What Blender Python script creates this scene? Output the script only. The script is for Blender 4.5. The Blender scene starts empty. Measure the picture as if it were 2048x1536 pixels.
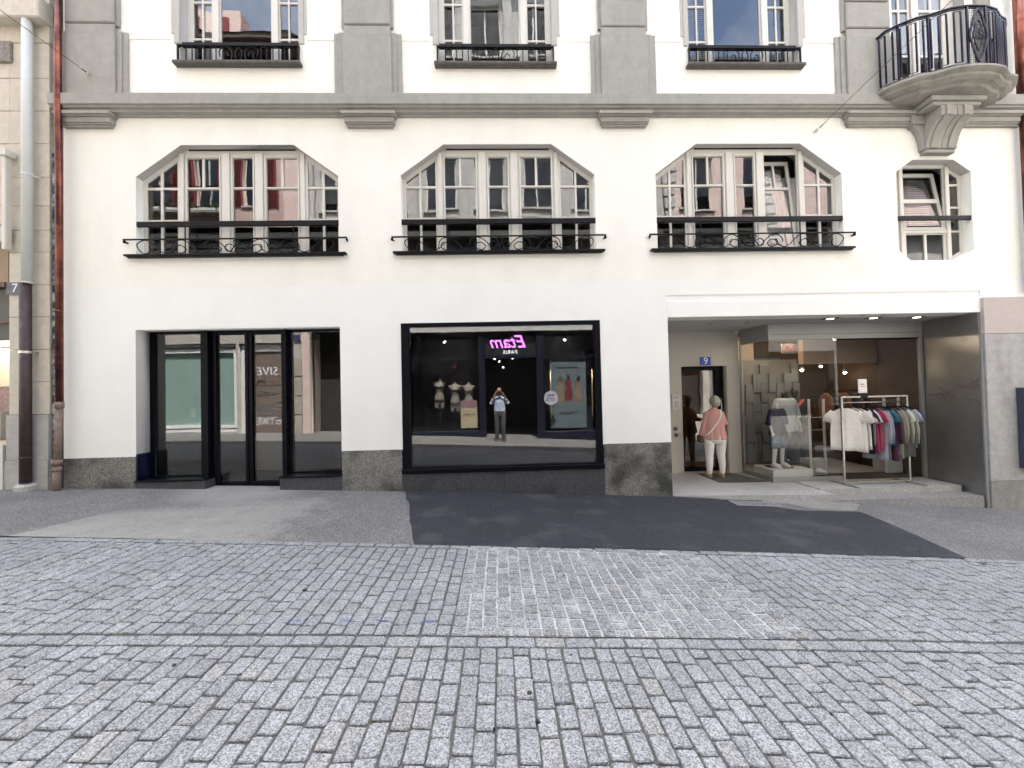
import bpy, bmesh, math, random
from mathutils import Vector, Matrix
random.seed(7)
R=math.radians
sc=bpy.context.scene
col=sc.collection
# ---------------------------------------------------------------- camera, sky, sun, exposure
D=6.6          # metres from the lens to the facade plane
H=1.6          # lens height
F_PX=800.0
def cam_axes():
    yaw=math.atan(26/F_PX); pitch=math.atan(15/F_PX)
    fw=Vector((math.sin(yaw)*math.cos(pitch),math.cos(yaw)*math.cos(pitch),math.sin(pitch)))
    r0=Vector((math.cos(yaw),-math.sin(yaw),0)); u0=r0.cross(fw)
    a=math.atan(.0227)
    return r0*math.cos(a)-u0*math.sin(a), r0*math.sin(a)+u0*math.cos(a), fw
cr,cu,cf=cam_axes()
cd=bpy.data.cameras.new('camera'); cam=bpy.data.objects.new('camera',cd); col.objects.link(cam)
m=Matrix((cr,cu,-cf)).transposed().to_4x4(); m.translation=Vector((0,0,H)); cam.matrix_world=m
cd.sensor_width=36; cd.lens=36*F_PX/2048; cd.clip_start=.02; cd.clip_end=500
sc.camera=cam
SUN_EL,SUN_AZ=R(66),R(8)     # sun stands behind the white building
w=bpy.data.worlds.new('World'); sc.world=w; w.use_nodes=True
nt=w.node_tree; bg=nt.nodes['Background']
sky=nt.nodes.new('ShaderNodeTexSky'); sky.sky_type='NISHITA'; sky.sun_disc=False
sky.sun_elevation=SUN_EL; sky.sun_rotation=SUN_AZ; sky.air_density=1.0; sky.dust_density=2.5; sky.ozone_density=.6
tcw=nt.nodes.new('ShaderNodeTexCoord'); cn=nt.nodes.new('ShaderNodeTexNoise'); cn.inputs['Scale'].default_value=2.3; cn.inputs['Detail'].default_value=7; cn.inputs['Roughness'].default_value=.55
nt.links.new(tcw.outputs['Generated'],cn.inputs['Vector']); cm=nt.nodes.new('ShaderNodeMapRange'); cm.inputs[1].default_value=.44; cm.inputs[2].default_value=.62; nt.links.new(cn.outputs[0],cm.inputs[0])
hs_=nt.nodes.new('ShaderNodeHueSaturation'); hs_.inputs['Saturation'].default_value=.22; hs_.inputs['Value'].default_value=1.9; nt.links.new(sky.outputs[0],hs_.inputs['Color'])
cx=nt.nodes.new('ShaderNodeMix'); cx.data_type='RGBA'; nt.links.new(cm.outputs[0],cx.inputs[0]); nt.links.new(sky.outputs[0],cx.inputs[6]); nt.links.new(hs_.outputs[0],cx.inputs[7])   # drifting white cloud
nt.links.new(cx.outputs[2],bg.inputs[0]); bg.inputs[1].default_value=.13
sd=bpy.data.lights.new('sun','SUN'); sd.energy=4.6; sd.angle=R(.5); sd.color=(1,.95,.87)
sd.color=(1,.96,.90); so=bpy.data.objects.new('sun',sd); col.objects.link(so)
sdir=Vector((math.sin(SUN_AZ)*math.cos(SUN_EL),math.cos(SUN_AZ)*math.cos(SUN_EL),math.sin(SUN_EL)))
so.rotation_euler=sdir.to_track_quat('Z','Y').to_euler(); so.location=(0,20,30)
vs=sc.view_settings
vs.view_transform='Standard'; vs.look='None'; vs.gamma=1; vs.use_curve_mapping=False; vs.exposure=2.77
sc.render.engine='CYCLES'
cy=sc.cycles; cy.max_bounces=8; cy.diffuse_bounces=5; cy.glossy_bounces=5; cy.transmission_bounces=6; cy.transparent_max_bounces=16
cy.use_denoising=True; cy.sample_clamp_indirect=8; cy.caustics_reflective=False; cy.caustics_refractive=False
try: cy.denoiser='OPENIMAGEDENOISE'
except Exception: pass
cy.use_adaptive_sampling=True; cy.adaptive_threshold=.015

# ---------------------------------------------------------------- materials
def mat(name,color,rough=.8,metal=0,bump=0,bscale=40,var=0,vscale=6,spec=.5,emit=None,estr=0,detail=4,coords='Object',dirt=None):
    m=bpy.data.materials.new(name); m.use_nodes=True; n=m.node_tree; b=n.nodes['Principled BSDF']
    b.inputs['Roughness'].default_value=rough; b.inputs['Metallic'].default_value=metal
    b.inputs['Specular IOR Level'].default_value=spec
    c=(*color,1)
    b.inputs['Base Color'].default_value=c
    tc=n.nodes.new('ShaderNodeTexCoord')
    if var:
        no=n.nodes.new('ShaderNodeTexNoise'); no.inputs['Scale'].default_value=vscale; no.inputs['Detail'].default_value=detail
        no.inputs['Roughness'].default_value=.65
        n.links.new(tc.outputs[coords],no.inputs['Vector'])
        mr=n.nodes.new('ShaderNodeMapRange'); mr.inputs[1].default_value=.3; mr.inputs[2].default_value=.7
        mr.inputs[3].default_value=1-var; mr.inputs[4].default_value=1+var
        n.links.new(no.outputs[0],mr.inputs[0])
        mx=n.nodes.new('ShaderNodeVectorMath'); mx.operation='SCALE'; mx.inputs[0].default_value=color
        n.links.new(mr.outputs[0],mx.inputs['Scale']); n.links.new(mx.outputs[0],b.inputs['Base Color'])
        last=mx.outputs[0]
        if dirt:
            dc,dsc,lo,hi,amt=dirt
            n2=n.nodes.new('ShaderNodeTexNoise'); n2.inputs['Scale'].default_value=dsc; n2.inputs['Detail'].default_value=6; n2.inputs['Roughness'].default_value=.7
            n.links.new(tc.outputs[coords],n2.inputs['Vector'])
            m2=n.nodes.new('ShaderNodeMapRange'); m2.inputs[1].default_value=lo; m2.inputs[2].default_value=hi; m2.inputs[3].default_value=0; m2.inputs[4].default_value=amt
            n.links.new(n2.outputs[0],m2.inputs[0])
            mm=n.nodes.new('ShaderNodeMix'); mm.data_type='RGBA'
            n.links.new(m2.outputs[0],mm.inputs[0]); n.links.new(last,mm.inputs[6]); mm.inputs[7].default_value=(*dc,1)
            n.links.new(mm.outputs[2],b.inputs['Base Color'])
    if bump:
        nb=n.nodes.new('ShaderNodeTexNoise'); nb.inputs['Scale'].default_value=bscale; nb.inputs['Detail'].default_value=5
        n.links.new(tc.outputs[coords],nb.inputs['Vector'])
        bp=n.nodes.new('ShaderNodeBump'); bp.inputs['Strength'].default_value=1; bp.inputs['Distance'].default_value=bump
        n.links.new(nb.outputs[0],bp.inputs['Height']); n.links.new(bp.outputs[0],b.inputs['Normal'])
    if emit: b.inputs['Emission Color'].default_value=(*emit,1); b.inputs['Emission Strength'].default_value=estr
    return m
def glass(name,tint=.86,refl=.085,wave=.0009,wscale=1.6,color=None,rough=.0):
    m=bpy.data.materials.new(name); m.use_nodes=True; n=m.node_tree; n.nodes.remove(n.nodes['Principled BSDF'])
    out=n.nodes['Material Output']; mx=n.nodes.new('ShaderNodeMixShader'); tr=n.nodes.new('ShaderNodeBsdfTransparent'); gl=n.nodes.new('ShaderNodeBsdfGlossy')
    tr.inputs[0].default_value=(*(color or (tint,tint,tint)),1); gl.inputs['Roughness'].default_value=rough; gl.inputs[0].default_value=(1,1,1,1)
    geo=n.nodes.new('ShaderNodeNewGeometry'); dt=n.nodes.new('ShaderNodeVectorMath'); dt.operation='DOT_PRODUCT'; n.links.new(geo.outputs['Incoming'],dt.inputs[0]); n.links.new(geo.outputs['Normal'],dt.inputs[1])
    ab=n.nodes.new('ShaderNodeMath'); ab.operation='ABSOLUTE'; n.links.new(dt.outputs['Value'],ab.inputs[0])
    om=n.nodes.new('ShaderNodeMath'); om.operation='SUBTRACT'; om.inputs[0].default_value=1; n.links.new(ab.outputs[0],om.inputs[1])
    pw=n.nodes.new('ShaderNodeMath'); pw.operation='POWER'; n.links.new(om.outputs[0],pw.inputs[0]); pw.inputs[1].default_value=5
    fr=n.nodes.new('ShaderNodeMath'); fr.operation='MULTIPLY_ADD'; n.links.new(pw.outputs[0],fr.inputs[0]); fr.inputs[1].default_value=1-refl; fr.inputs[2].default_value=refl
    tc=n.nodes.new('ShaderNodeTexCoord'); no=n.nodes.new('ShaderNodeTexNoise'); no.inputs['Scale'].default_value=wscale; no.inputs['Detail'].default_value=1
    oi=n.nodes.new('ShaderNodeObjectInfo'); ad=n.nodes.new('ShaderNodeVectorMath'); ad.operation='ADD'
    n.links.new(tc.outputs['Object'],ad.inputs[0]); n.links.new(oi.outputs['Random'],ad.inputs[1]); n.links.new(ad.outputs[0],no.inputs['Vector'])
    bp=n.nodes.new('ShaderNodeBump'); bp.inputs['Distance'].default_value=wave*12; bp.inputs['Strength'].default_value=.35
    n.links.new(no.outputs[0],bp.inputs['Height']); n.links.new(bp.outputs[0],gl.inputs['Normal'])
    n.links.new(fr.outputs[0],mx.inputs[0]); n.links.new(tr.outputs[0],mx.inputs[1]); n.links.new(gl.outputs[0],mx.inputs[2]); n.links.new(mx.outputs[0],out.inputs[0])
    return m
def emis(name,c,s):
    m=bpy.data.materials.new(name); m.use_nodes=True; n=m.node_tree; n.nodes.remove(n.nodes['Principled BSDF'])
    e=n.nodes.new('ShaderNodeEmission'); e.inputs[0].default_value=(*c,1); e.inputs[1].default_value=s
    n.links.new(e.outputs[0],n.nodes['Material Output'].inputs[0]); return m
def add_streaks(m,amt=.25,sx=5,sz=.25):
    """vertical water streaks over a wall material's own colour"""
    n=m.node_tree; b=n.nodes['Principled BSDF']; src=b.inputs['Base Color'].links[0].from_socket if b.inputs['Base Color'].links else None
    tc=n.nodes.new('ShaderNodeTexCoord'); mp=n.nodes.new('ShaderNodeMapping'); mp.inputs['Scale'].default_value=(sx,sx,sz)
    n.links.new(tc.outputs['Object'],mp.inputs[0]); no=n.nodes.new('ShaderNodeTexNoise'); no.inputs['Scale'].default_value=1; no.inputs['Detail'].default_value=5
    n.links.new(mp.outputs[0],no.inputs['Vector']); mr=n.nodes.new('ShaderNodeMapRange'); mr.inputs[1].default_value=.45; mr.inputs[2].default_value=.75; mr.inputs[3].default_value=1; mr.inputs[4].default_value=1-amt
    n.links.new(no.outputs[0],mr.inputs[0]); sc_=n.nodes.new('ShaderNodeVectorMath'); sc_.operation='SCALE'
    if src: n.links.new(src,sc_.inputs[0])
    else: sc_.inputs[0].default_value=b.inputs['Base Color'].default_value[:3]
    n.links.new(mr.outputs[0],sc_.inputs['Scale']); n.links.new(sc_.outputs[0],b.inputs['Base Color'])
    return m
def granite(name,base,spk,scale,contrast=.5,rough=.75,stain=None,bump=.0015,objrand=0,dust=0):
    m=bpy.data.materials.new(name); m.use_nodes=True; n=m.node_tree; b=n.nodes['Principled BSDF']; b.inputs['Roughness'].default_value=rough
    L=n.links.new
    geo=n.nodes.new('ShaderNodeNewGeometry')
    vo=n.nodes.new('ShaderNodeTexVoronoi'); vo.inputs['Scale'].default_value=scale; L(geo.outputs['Position'],vo.inputs['Vector'])
    no=n.nodes.new('ShaderNodeTexNoise'); no.inputs['Scale'].default_value=scale*.9; no.inputs['Detail'].default_value=2; L(geo.outputs['Position'],no.inputs['Vector'])
    bw=n.nodes.new('ShaderNodeSeparateColor'); L(vo.outputs['Color'],bw.inputs[0])
    a=n.nodes.new('ShaderNodeMath'); a.operation='ADD'; L(bw.outputs[0],a.inputs[0]); L(no.outputs[0],a.inputs[1])
    mr=n.nodes.new('ShaderNodeMapRange'); mr.inputs[1].default_value=.55; mr.inputs[2].default_value=1.45; L(a.outputs[0],mr.inputs[0])
    mx=n.nodes.new('ShaderNodeMix'); mx.data_type='RGBA'; L(mr.outputs[0],mx.inputs[0]); mx.inputs[6].default_value=(*[c*(1-contrast) for c in base],1); mx.inputs[7].default_value=(*spk,1)
    cur=mx.outputs[2]
    if objrand:
        oi=n.nodes.new('ShaderNodeObjectInfo'); at=n.nodes.new('ShaderNodeAttribute'); at.attribute_name='tone'
        s=n.nodes.new('ShaderNodeMath'); s.operation='ADD'; L(oi.outputs['Random'],s.inputs[0]); L(at.outputs['Fac'],s.inputs[1])
        f=n.nodes.new('ShaderNodeMath'); f.operation='FRACT'; L(s.outputs[0],f.inputs[0])
        r2=n.nodes.new('ShaderNodeMapRange'); r2.inputs[3].default_value=1-objrand; r2.inputs[4].default_value=1+objrand; L(f.outputs[0],r2.inputs[0])
        v=n.nodes.new('ShaderNodeVectorMath'); v.operation='SCALE'; L(cur,v.inputs[0]); L(r2.outputs[0],v.inputs['Scale'])
        # some stones a little warmer
        t=n.nodes.new('ShaderNodeMath'); t.operation='MULTIPLY'; L(f.outputs[0],t.inputs[0]); t.inputs[1].default_value=7.3
        t2=n.nodes.new('ShaderNodeMath'); t2.operation='FRACT'; L(t.outputs[0],t2.inputs[0])
        t3=n.nodes.new('ShaderNodeMapRange'); t3.inputs[1].default_value=.8; t3.inputs[2].default_value=1; t3.inputs[4].default_value=.5; L(t2.outputs[0],t3.inputs[0])
        w_=n.nodes.new('ShaderNodeMix'); w_.data_type='RGBA'; w_.blend_type='MULTIPLY'; L(t3.outputs[0],w_.inputs[0]); L(v.outputs[0],w_.inputs[6]); w_.inputs[7].default_value=(1.05,.97,.86,1)
        cur=w_.outputs[2]
    # large scale wear
    n3=n.nodes.new('ShaderNodeTexNoise'); n3.inputs['Scale'].default_value=1.1; n3.inputs['Detail'].default_value=7; n3.inputs['Roughness'].default_value=.7; L(geo.outputs['Position'],n3.inputs['Vector'])
    r3=n.nodes.new('ShaderNodeMapRange'); r3.inputs[1].default_value=.3; r3.inputs[2].default_value=.7; r3.inputs[3].default_value=.86; r3.inputs[4].default_value=1.12; L(n3.outputs[0],r3.inputs[0])
    v3=n.nodes.new('ShaderNodeVectorMath'); v3.operation='SCALE'; L(cur,v3.inputs[0]); L(r3.outputs[0],v3.inputs['Scale']); cur=v3.outputs[0]
    if stain:
        n2=n.nodes.new('ShaderNodeTexNoise'); n2.inputs['Scale'].default_value=stain[1]; n2.inputs['Detail'].default_value=6; L(geo.outputs['Position'],n2.inputs['Vector'])
        m2=n.nodes.new('ShaderNodeMapRange'); m2.inputs[1].default_value=stain[2]; m2.inputs[2].default_value=stain[3]; m2.inputs[4].default_value=stain[4]; L(n2.outputs[0],m2.inputs[0])
        mm=n.nodes.new('ShaderNodeMix'); mm.data_type='RGBA'; L(m2.outputs[0],mm.inputs[0]); L(cur,mm.inputs[6]); mm.inputs[7].default_value=(*stain[0],1); cur=mm.outputs[2]
    L(cur,b.inputs['Base Color'])
    bp=n.nodes.new('ShaderNodeBump'); bp.inputs['Distance'].default_value=bump; bp.inputs['Strength'].default_value=1; L(a.outputs[0],bp.inputs['Height']); L(bp.outputs[0],b.inputs['Normal'])
    return m
WHITE=(.80,.795,.735)
M={}
M['plaster']=mat('rough_render',WHITE,.9,bump=.0045,bscale=38,var=.03,vscale=2)
M['smooth']=mat('smooth_render',(.79,.795,.765),.85,bump=.0015,bscale=14,var=.025,vscale=1.3)
M['stone']=mat('grey_stone_paint',(.305,.30,.272),.85,bump=.0014,bscale=160,var=.09,vscale=7,dirt=((.39,.37,.34),2.5,.55,.75,.35))
M['stonelight']=mat('pale_grey_surround',(.42,.41,.385),.85,bump=.001,bscale=120,var=.04,vscale=6)
M['balcstone']=add_streaks(mat('weathered_balcony_stone',(.27,.26,.23),.9,bump=.004,bscale=30,var=.18,vscale=8,dirt=((.13,.125,.11),4,.5,.7,.7)),.25,6,2)
M['frame']=mat('cream_window_paint',(.60,.585,.535),.45,var=.03,vscale=8)
M['black']=mat('black_iron',(.0035,.0035,.005),.45,var=.3,vscale=20,spec=.22)
M['anth']=mat('anthracite_metal',(.0030,.0036,.0065),.35,var=.15,vscale=3,spec=.10)
M['navy']=mat('gloss_navy_iron',(.003,.004,.022),.15,spec=.55)
M['granite']=granite('weathered_granite',(.11,.11,.10),(.30,.295,.265),130,.55,.8,stain=((.022,.022,.02),2.1,.44,.62,.85))
M['granitedark']=granite('dark_granite',(.018,.02,.026),(.085,.09,.10),150,.55,.6,stain=((.012,.012,.016),3,.5,.7,.5))
M['sett']=granite('granite_sett',(.195,.207,.212),(.385,.405,.415),140,.36,.82,stain=((.15,.155,.165),.9,.52,.8,.4),objrand=.09,bump=.003)
M['settpatch']=granite('patched_sett',(.18,.19,.19),(.365,.38,.38),125,.42,.85,stain=((.44,.45,.45),5,.57,.70,.6),objrand=.17,bump=.003)
M['joint']=mat('sandy_joint',(.10,.097,.088),.95,bump=.006,bscale=60,var=.35,vscale=25,coords='Object')
M['mortar']=mat('pale_mortar',(.42,.43,.425),.95,bump=.004,bscale=50,var=.15,vscale=12,dirt=((.2,.2,.19),2.6,.50,.66,.85))
M['asphaltnew']=granite('fresh_asphalt',(.013,.015,.022),(.037,.040,.052),120,.5,.85,stain=((.11,.11,.112),1.8,.52,.80,.55),bump=.006)
M['copper']=mat('copper',(.30,.11,.075),.3,metal=.85,var=.3,vscale=3,dirt=((.07,.026,.024),1.4,.34,.56,.92))
M['iron']=mat('old_brown_iron',(.055,.034,.036),.55,metal=.2,bump=.002,bscale=40,var=.4,vscale=14,dirt=((.22,.19,.18),5,.6,.75,.5))
M['castiron']=mat('weathered_cast_iron',(.19,.14,.11),.85,bump=.003,bscale=40,var=.3,vscale=14)
M['paintpipe']=mat('grey_painted_pipe',(.55,.57,.55),.5,var=.05,vscale=5)
M['ashlar']=mat('beige_ashlar',(.54,.50,.425),.9,bump=.0025,bscale=90,var=.1,vscale=10)
M['ashlargrey']=mat('grey_ashlar',(.40,.39,.375),.9,bump=.0025,bscale=90,var=.12,vscale=8)
M['tar']=mat('tar_seam',(.32,.32,.32),.9,bump=.006,bscale=30,var=.2,vscale=9,dirt=((.02,.02,.024),7,.42,.55,1))
M['glass']=glass('window_glass',.80,.075,wave=.0005)
M['shopglass']=glass('shop_glass',.80,.076,wave=.0004,wscale=.7)
M['clearglass']=glass('display_glass',.93,.03,wave=.0003,wscale=.7)
M['dark']=mat('dark_interior',(.035,.033,.03),.9)
M['room']=mat('room_wall',(.12,.115,.10),.9,var=.2,vscale=1)
M['roomlight']=mat('pale_room_wall',(.5,.48,.44),.9)
M['curtain']=mat('white_curtain',(.75,.75,.73),.9,var=.05)
M['blind']=mat('blind_slat',(.6,.6,.58),.6)
M['steel']=mat('brushed_steel',(.27,.265,.255),.36,metal=.75,var=.12,vscale=1.2,dirt=((.10,.09,.08),2.2,.55,.75,.5))
M['alu']=mat('grey_aluminium',(.28,.28,.27),.4,metal=.5)
M['beige']=mat('beige_passage_wall',(.50,.475,.42),.8,var=.03)
M['concrete']=add_streaks(mat('weathered_concrete',(.36,.355,.345),.9,bump=.004,bscale=25,var=.12,vscale=9,dirt=((.2,.195,.185),3,.55,.75,.6)),.18,4,.6)
M['pinkconc']=mat('pinkish_patch',(.44,.385,.36),.9,bump=.002,bscale=40,var=.05,vscale=9)
M['platform']=granite('pale_granite_floor',(.30,.295,.28),(.48,.475,.455),140,.3,.8,stain=((.2,.19,.17),2,.5,.75,.5))
M['chrome']=mat('satin_chrome',(.42,.41,.385),.25,metal=.9)
M['wood']=mat('dark_wood',(.10,.055,.03),.5,var=.3,vscale=8)

add_streaks(M['plaster'],.045,2.2,.35); add_streaks(M['smooth'],.03,1.6,.5); add_streaks(M['stone'],.10,6,1.2)
# ---------------------------------------------------------------- helpers
def tag(o,label=None,cat=None,group=None,kind=None):
    if label: o['label']=label
    if cat: o['category']=cat
    if group: o['group']=group
    if kind: o['kind']=kind
    return o
def empty(name,loc=(0,0,0),label=None,cat=None,group=None,rz=0):
    o=bpy.data.objects.new(name,None); col.objects.link(o); o.location=loc; o.rotation_euler=(0,0,rz); o.empty_display_size=.1
    return tag(o,label,cat,group)
def link(name,me,parent=None,loc=None,rot=None):
    o=bpy.data.objects.new(name,me); col.objects.link(o)
    if parent: o.parent=parent
    if loc: o.location=loc
    if rot: o.rotation_euler=rot
    return o
class MB:
    def __init__(s): s.v=[]; s.f=[]; s.mi=[]; s.m=0
    def add(s,vs,fs):
        b=len(s.v); s.v+= [tuple(v) for v in vs]; s.f+=[tuple(i+b for i in f) for f in fs]; s.mi+=[s.m]*len(fs); return s
    def box(s,x0,x1,y0,y1,z0,z1):
        return s.add([(x0,y0,z0),(x1,y0,z0),(x1,y1,z0),(x0,y1,z0),(x0,y0,z1),(x1,y0,z1),(x1,y1,z1),(x0,y1,z1)],
            [(0,3,2,1),(4,5,6,7),(0,1,5,4),(1,2,6,5),(2,3,7,6),(3,0,4,7)])
    def obox(s,c,dx,dy,dz,M3):
        vs=[Vector(c)+M3@Vector((a*dx/2,b*dy/2,e*dz/2)) for e in(-1,1) for a,b in((-1,-1),(1,-1),(1,1),(-1,1))]
        return s.add(vs,[(0,3,2,1),(4,5,6,7),(0,1,5,4),(1,2,6,5),(2,3,7,6),(3,0,4,7)])
    def cbox(s,x0,x1,y0,y1,z0,z1,c=.005):
        """box with chamfered vertical and horizontal edges (26-face)"""
        xs=(x0,x1);ys=(y0,y1);zs=(z0,z1); vid={}
        vs=[];
        for ix in(0,1):
            for iy in(0,1):
                for iz in(0,1):
                    sx=c if ix==0 else -c; sy=c if iy==0 else -c; sz=c if iz==0 else -c
                    for k,p in enumerate(((xs[ix],ys[iy]+sy,zs[iz]+sz),(xs[ix]+sx,ys[iy],zs[iz]+sz),(xs[ix]+sx,ys[iy]+sy,zs[iz]))):
                        vid[ix,iy,iz,k]=len(vs); vs.append(p)
        g=lambda *a: vid[a]
        fs=[]
        for ix in(0,1): fs.append([g(ix,0,0,0),g(ix,1,0,0),g(ix,1,1,0),g(ix,0,1,0)])
        for iy in(0,1): fs.append([g(0,iy,0,1),g(1,iy,0,1),g(1,iy,1,1),g(0,iy,1,1)])
        for iz in(0,1): fs.append([g(0,0,iz,2),g(1,0,iz,2),g(1,1,iz,2),g(0,1,iz,2)])
        for a in(0,1):
            for b in(0,1):
                fs.append([g(a,b,0,0),g(a,b,1,0),g(a,b,1,1),g(a,b,0,1)])
                fs.append([g(a,0,b,0),g(a,1,b,0),g(a,1,b,2),g(a,0,b,2)])
                fs.append([g(0,a,b,1),g(1,a,b,1),g(1,a,b,2),g(0,a,b,2)])
        for ix in(0,1):
            for iy in(0,1):
                for iz in(0,1): fs.append([g(ix,iy,iz,0),g(ix,iy,iz,1),g(ix,iy,iz,2)])
        cc=Vector(((x0+x1)/2,(y0+y1)/2,(z0+z1)/2)); out=[]
        for f in fs:
            p=[Vector(vs[i]) for i in f]; nrm=(p[1]-p[0]).cross(p[2]-p[0]); ce=sum(p,Vector())/len(p)
            out.append(f if nrm.dot(ce-cc)>0 else f[::-1])
        return s.add(vs,out)
    def prism(s,poly,y0,y1):
        """polygon in XZ (convex or not, ngon caps) extruded from y0 to y1"""
        n=len(poly); vs=[(x,y0,z) for x,z in poly]+[(x,y1,z) for x,z in poly]
        fs=[tuple(range(n)),tuple(range(2*n-1,n-1,-1))]+[(i,i+n,(i+1)%n+n,(i+1)%n) for i in range(n)]
        return s.add(vs,fs)
    def prismz(s,poly,z0,z1):
        n=len(poly); vs=[(x,y,z0) for x,y in poly]+[(x,y,z1) for x,y in poly]
        return s.add(vs,[tuple(range(n-1,-1,-1)),tuple(range(n,2*n))]+[(i,(i+1)%n,(i+1)%n+n,i+n) for i in range(n)])
    def extr(s,prof,x0,x1):
        """profile in YZ extruded along X"""
        n=len(prof); vs=[(x0,y,z) for y,z in prof]+[(x1,y,z) for y,z in prof]
        return s.add(vs,[tuple(range(n)),tuple(range(2*n-1,n-1,-1))]+[(i,i+n,(i+1)%n+n,(i+1)%n) for i in range(n)])
    def tube(s,pts,r,n=8,closed=False,caps=True):
        P=[Vector(p) for p in pts]; k=len(P); rs=r if hasattr(r,'__len__') else [r]*k
        T=[]
        for i in range(k):
            if closed: t=P[(i+1)%k]-P[i-1]
            else: t=P[min(i+1,k-1)]-P[max(i-1,0)]
            T.append(t.normalized() if t.length>1e-9 else Vector((0,0,1)))
        up=Vector((0,0,1)) if abs(T[0].z)<.9 else Vector((1,0,0))
        u=T[0].cross(up).normalized(); vs=[]
        for i in range(k):
            u=(u-T[i]*u.dot(T[i])); u=u.normalized() if u.length>1e-6 else T[i].orthogonal().normalized()
            w_=T[i].cross(u)
            rr=rs[i]; ra,rb=(rr if hasattr(rr,'__len__') else (rr,rr))
            for j in range(n):
                a=2*math.pi*j/n; vs.append(P[i]+u*math.cos(a)*ra+w_*math.sin(a)*rb)
        fs=[]
        for i in range(k if closed else k-1):
            for j in range(n):
                a=i*n+j;b=i*n+(j+1)%n;c=((i+1)%k)*n+(j+1)%n;d=((i+1)%k)*n+j; fs.append((a,b,c,d))
        if caps and not closed: fs+= [tuple(range(n-1,-1,-1)),tuple(range((k-1)*n,k*n))]
        return s.add(vs,fs)
    def loft(s,secs,n=16,cap=True):
        """secs: (centre, rx, ry) horizontal ellipses bottom to top"""
        vs=[]
        for c,rx,ry in secs:
            for j in range(n):
                a=2*math.pi*j/n; vs.append((c[0]+math.cos(a)*rx,c[1]+math.sin(a)*ry,c[2]))
        fs=[(i*n+j,i*n+(j+1)%n,(i+1)*n+(j+1)%n,(i+1)*n+j) for i in range(len(secs)-1) for j in range(n)]
        if cap: fs+=[tuple(range(n-1,-1,-1)),tuple(range((len(secs)-1)*n,len(secs)*n))]
        return s.add(vs,fs)
    def sphere(s,c,rx,ry=None,rz=None,n=14,m_=9):
        ry=ry or rx; rz=rz or rx; vs=[(c[0],c[1],c[2]-rz)]
        for i in range(1,m_):
            t=math.pi*i/m_
            for j in range(n): a=2*math.pi*j/n; vs.append((c[0]+rx*math.sin(t)*math.cos(a),c[1]+ry*math.sin(t)*math.sin(a),c[2]-rz*math.cos(t)))
        vs.append((c[0],c[1],c[2]+rz)); fs=[(0,1+(j+1)%n,1+j) for j in range(n)]
        for i in range(m_-2):
            for j in range(n): a=1+i*n+j;b=1+i*n+(j+1)%n; fs.append((a,b,b+n,a+n))
        l=len(vs)-1; fs+=[(1+(m_-2)*n+j,1+(m_-2)*n+(j+1)%n,l) for j in range(n)]
        return s.add(vs,fs)
    def mesh(s,name,mats,smooth=False):
        me=bpy.data.meshes.new(name); me.from_pydata(s.v,[],s.f)
        for mm in (mats if isinstance(mats,(list,tuple)) else [mats]): me.materials.append(mm)
        if any(s.mi): me.polygons.foreach_set('material_index',s.mi)
        if smooth: me.polygons.foreach_set('use_smooth',[True]*len(me.polygons))
        me.update(); return me
    def build(s,name,mats,parent=None,smooth=False,fix=False):
        me=s.mesh(name,mats,smooth)
        if fix:
            b=bmesh.new(); b.from_mesh(me); bmesh.ops.recalc_face_normals(b,faces=b.faces); b.to_mesh(me); b.free()
        return link(name,me,parent)
def clip(poly,edges):
    """convex clip: keep the side where a*x+b*z<=c"""
    for a,b,c in edges:
        out=[]; n=len(poly)
        for i in range(n):
            p=poly[i];q=poly[(i+1)%n]; dp=a*p[0]+b*p[1]-c; dq=a*q[0]+b*q[1]-c
            if dp<=0: out.append(p)
            if dp*dq<0: t=dp/(dp-dq); out.append((p[0]+(q[0]-p[0])*t,p[1]+(q[1]-p[1])*t))
        poly=out
        if len(poly)<3: return []
    return poly
def flat_with_holes(outer,holes,thick,name):
    """XZ outline with holes as a slab: front face at local y=0, back at y=thick"""
    cu_=bpy.data.curves.new(name,'CURVE'); cu_.dimensions='2D'; cu_.fill_mode='BOTH'; cu_.extrude=thick/2
    for p in [outer]+holes:
        sp=cu_.splines.new('POLY'); sp.points.add(len(p)-1); sp.use_cyclic_u=True
        for i,(x,z) in enumerate(p): sp.points[i].co=(x,z,0,1)
    o=bpy.data.objects.new(name,cu_); col.objects.link(o); dg=bpy.context.evaluated_depsgraph_get(); dg.update()
    me=bpy.data.meshes.new_from_object(o.evaluated_get(dg)); bpy.data.objects.remove(o); bpy.data.curves.remove(cu_)
    me.transform(Matrix(((1,0,0,0),(0,0,-1,thick/2),(0,1,0,0),(0,0,0,1))))
    b=bmesh.new(); b.from_mesh(me); bmesh.ops.remove_doubles(b,verts=b.verts,dist=1e-5); bmesh.ops.recalc_face_normals(b,faces=b.faces); b.to_mesh(me); b.free()
    me.name=name; return me
def text_mesh(s,size,depth=.004,shear=0,align='CENTER',space=1,bold=0):
    cu_=bpy.data.curves.new('text','FONT'); cu_.body=s; cu_.size=size; cu_.extrude=depth/2; cu_.shear=shear; cu_.align_x=align; cu_.align_y='CENTER'; cu_.space_character=space; cu_.offset=bold; cu_.resolution_u=3
    o=bpy.data.objects.new('text',cu_); col.objects.link(o); dg=bpy.context.evaluated_depsgraph_get(); dg.update()
    me=bpy.data.meshes.new_from_object(o.evaluated_get(dg)); bpy.data.objects.remove(o); bpy.data.curves.remove(cu_)
    me.transform(Matrix.Rotation(R(90),4,'X')); return me      # reads from -Y
def lettering(s,size,loc,m_,parent,name='lettering',flip=False,**k):
    me=text_mesh(s,size,**k); me.materials.clear(); me.materials.append(m_)
    return link(name,me,parent,loc,(0,0,math.pi if flip else 0))
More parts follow.
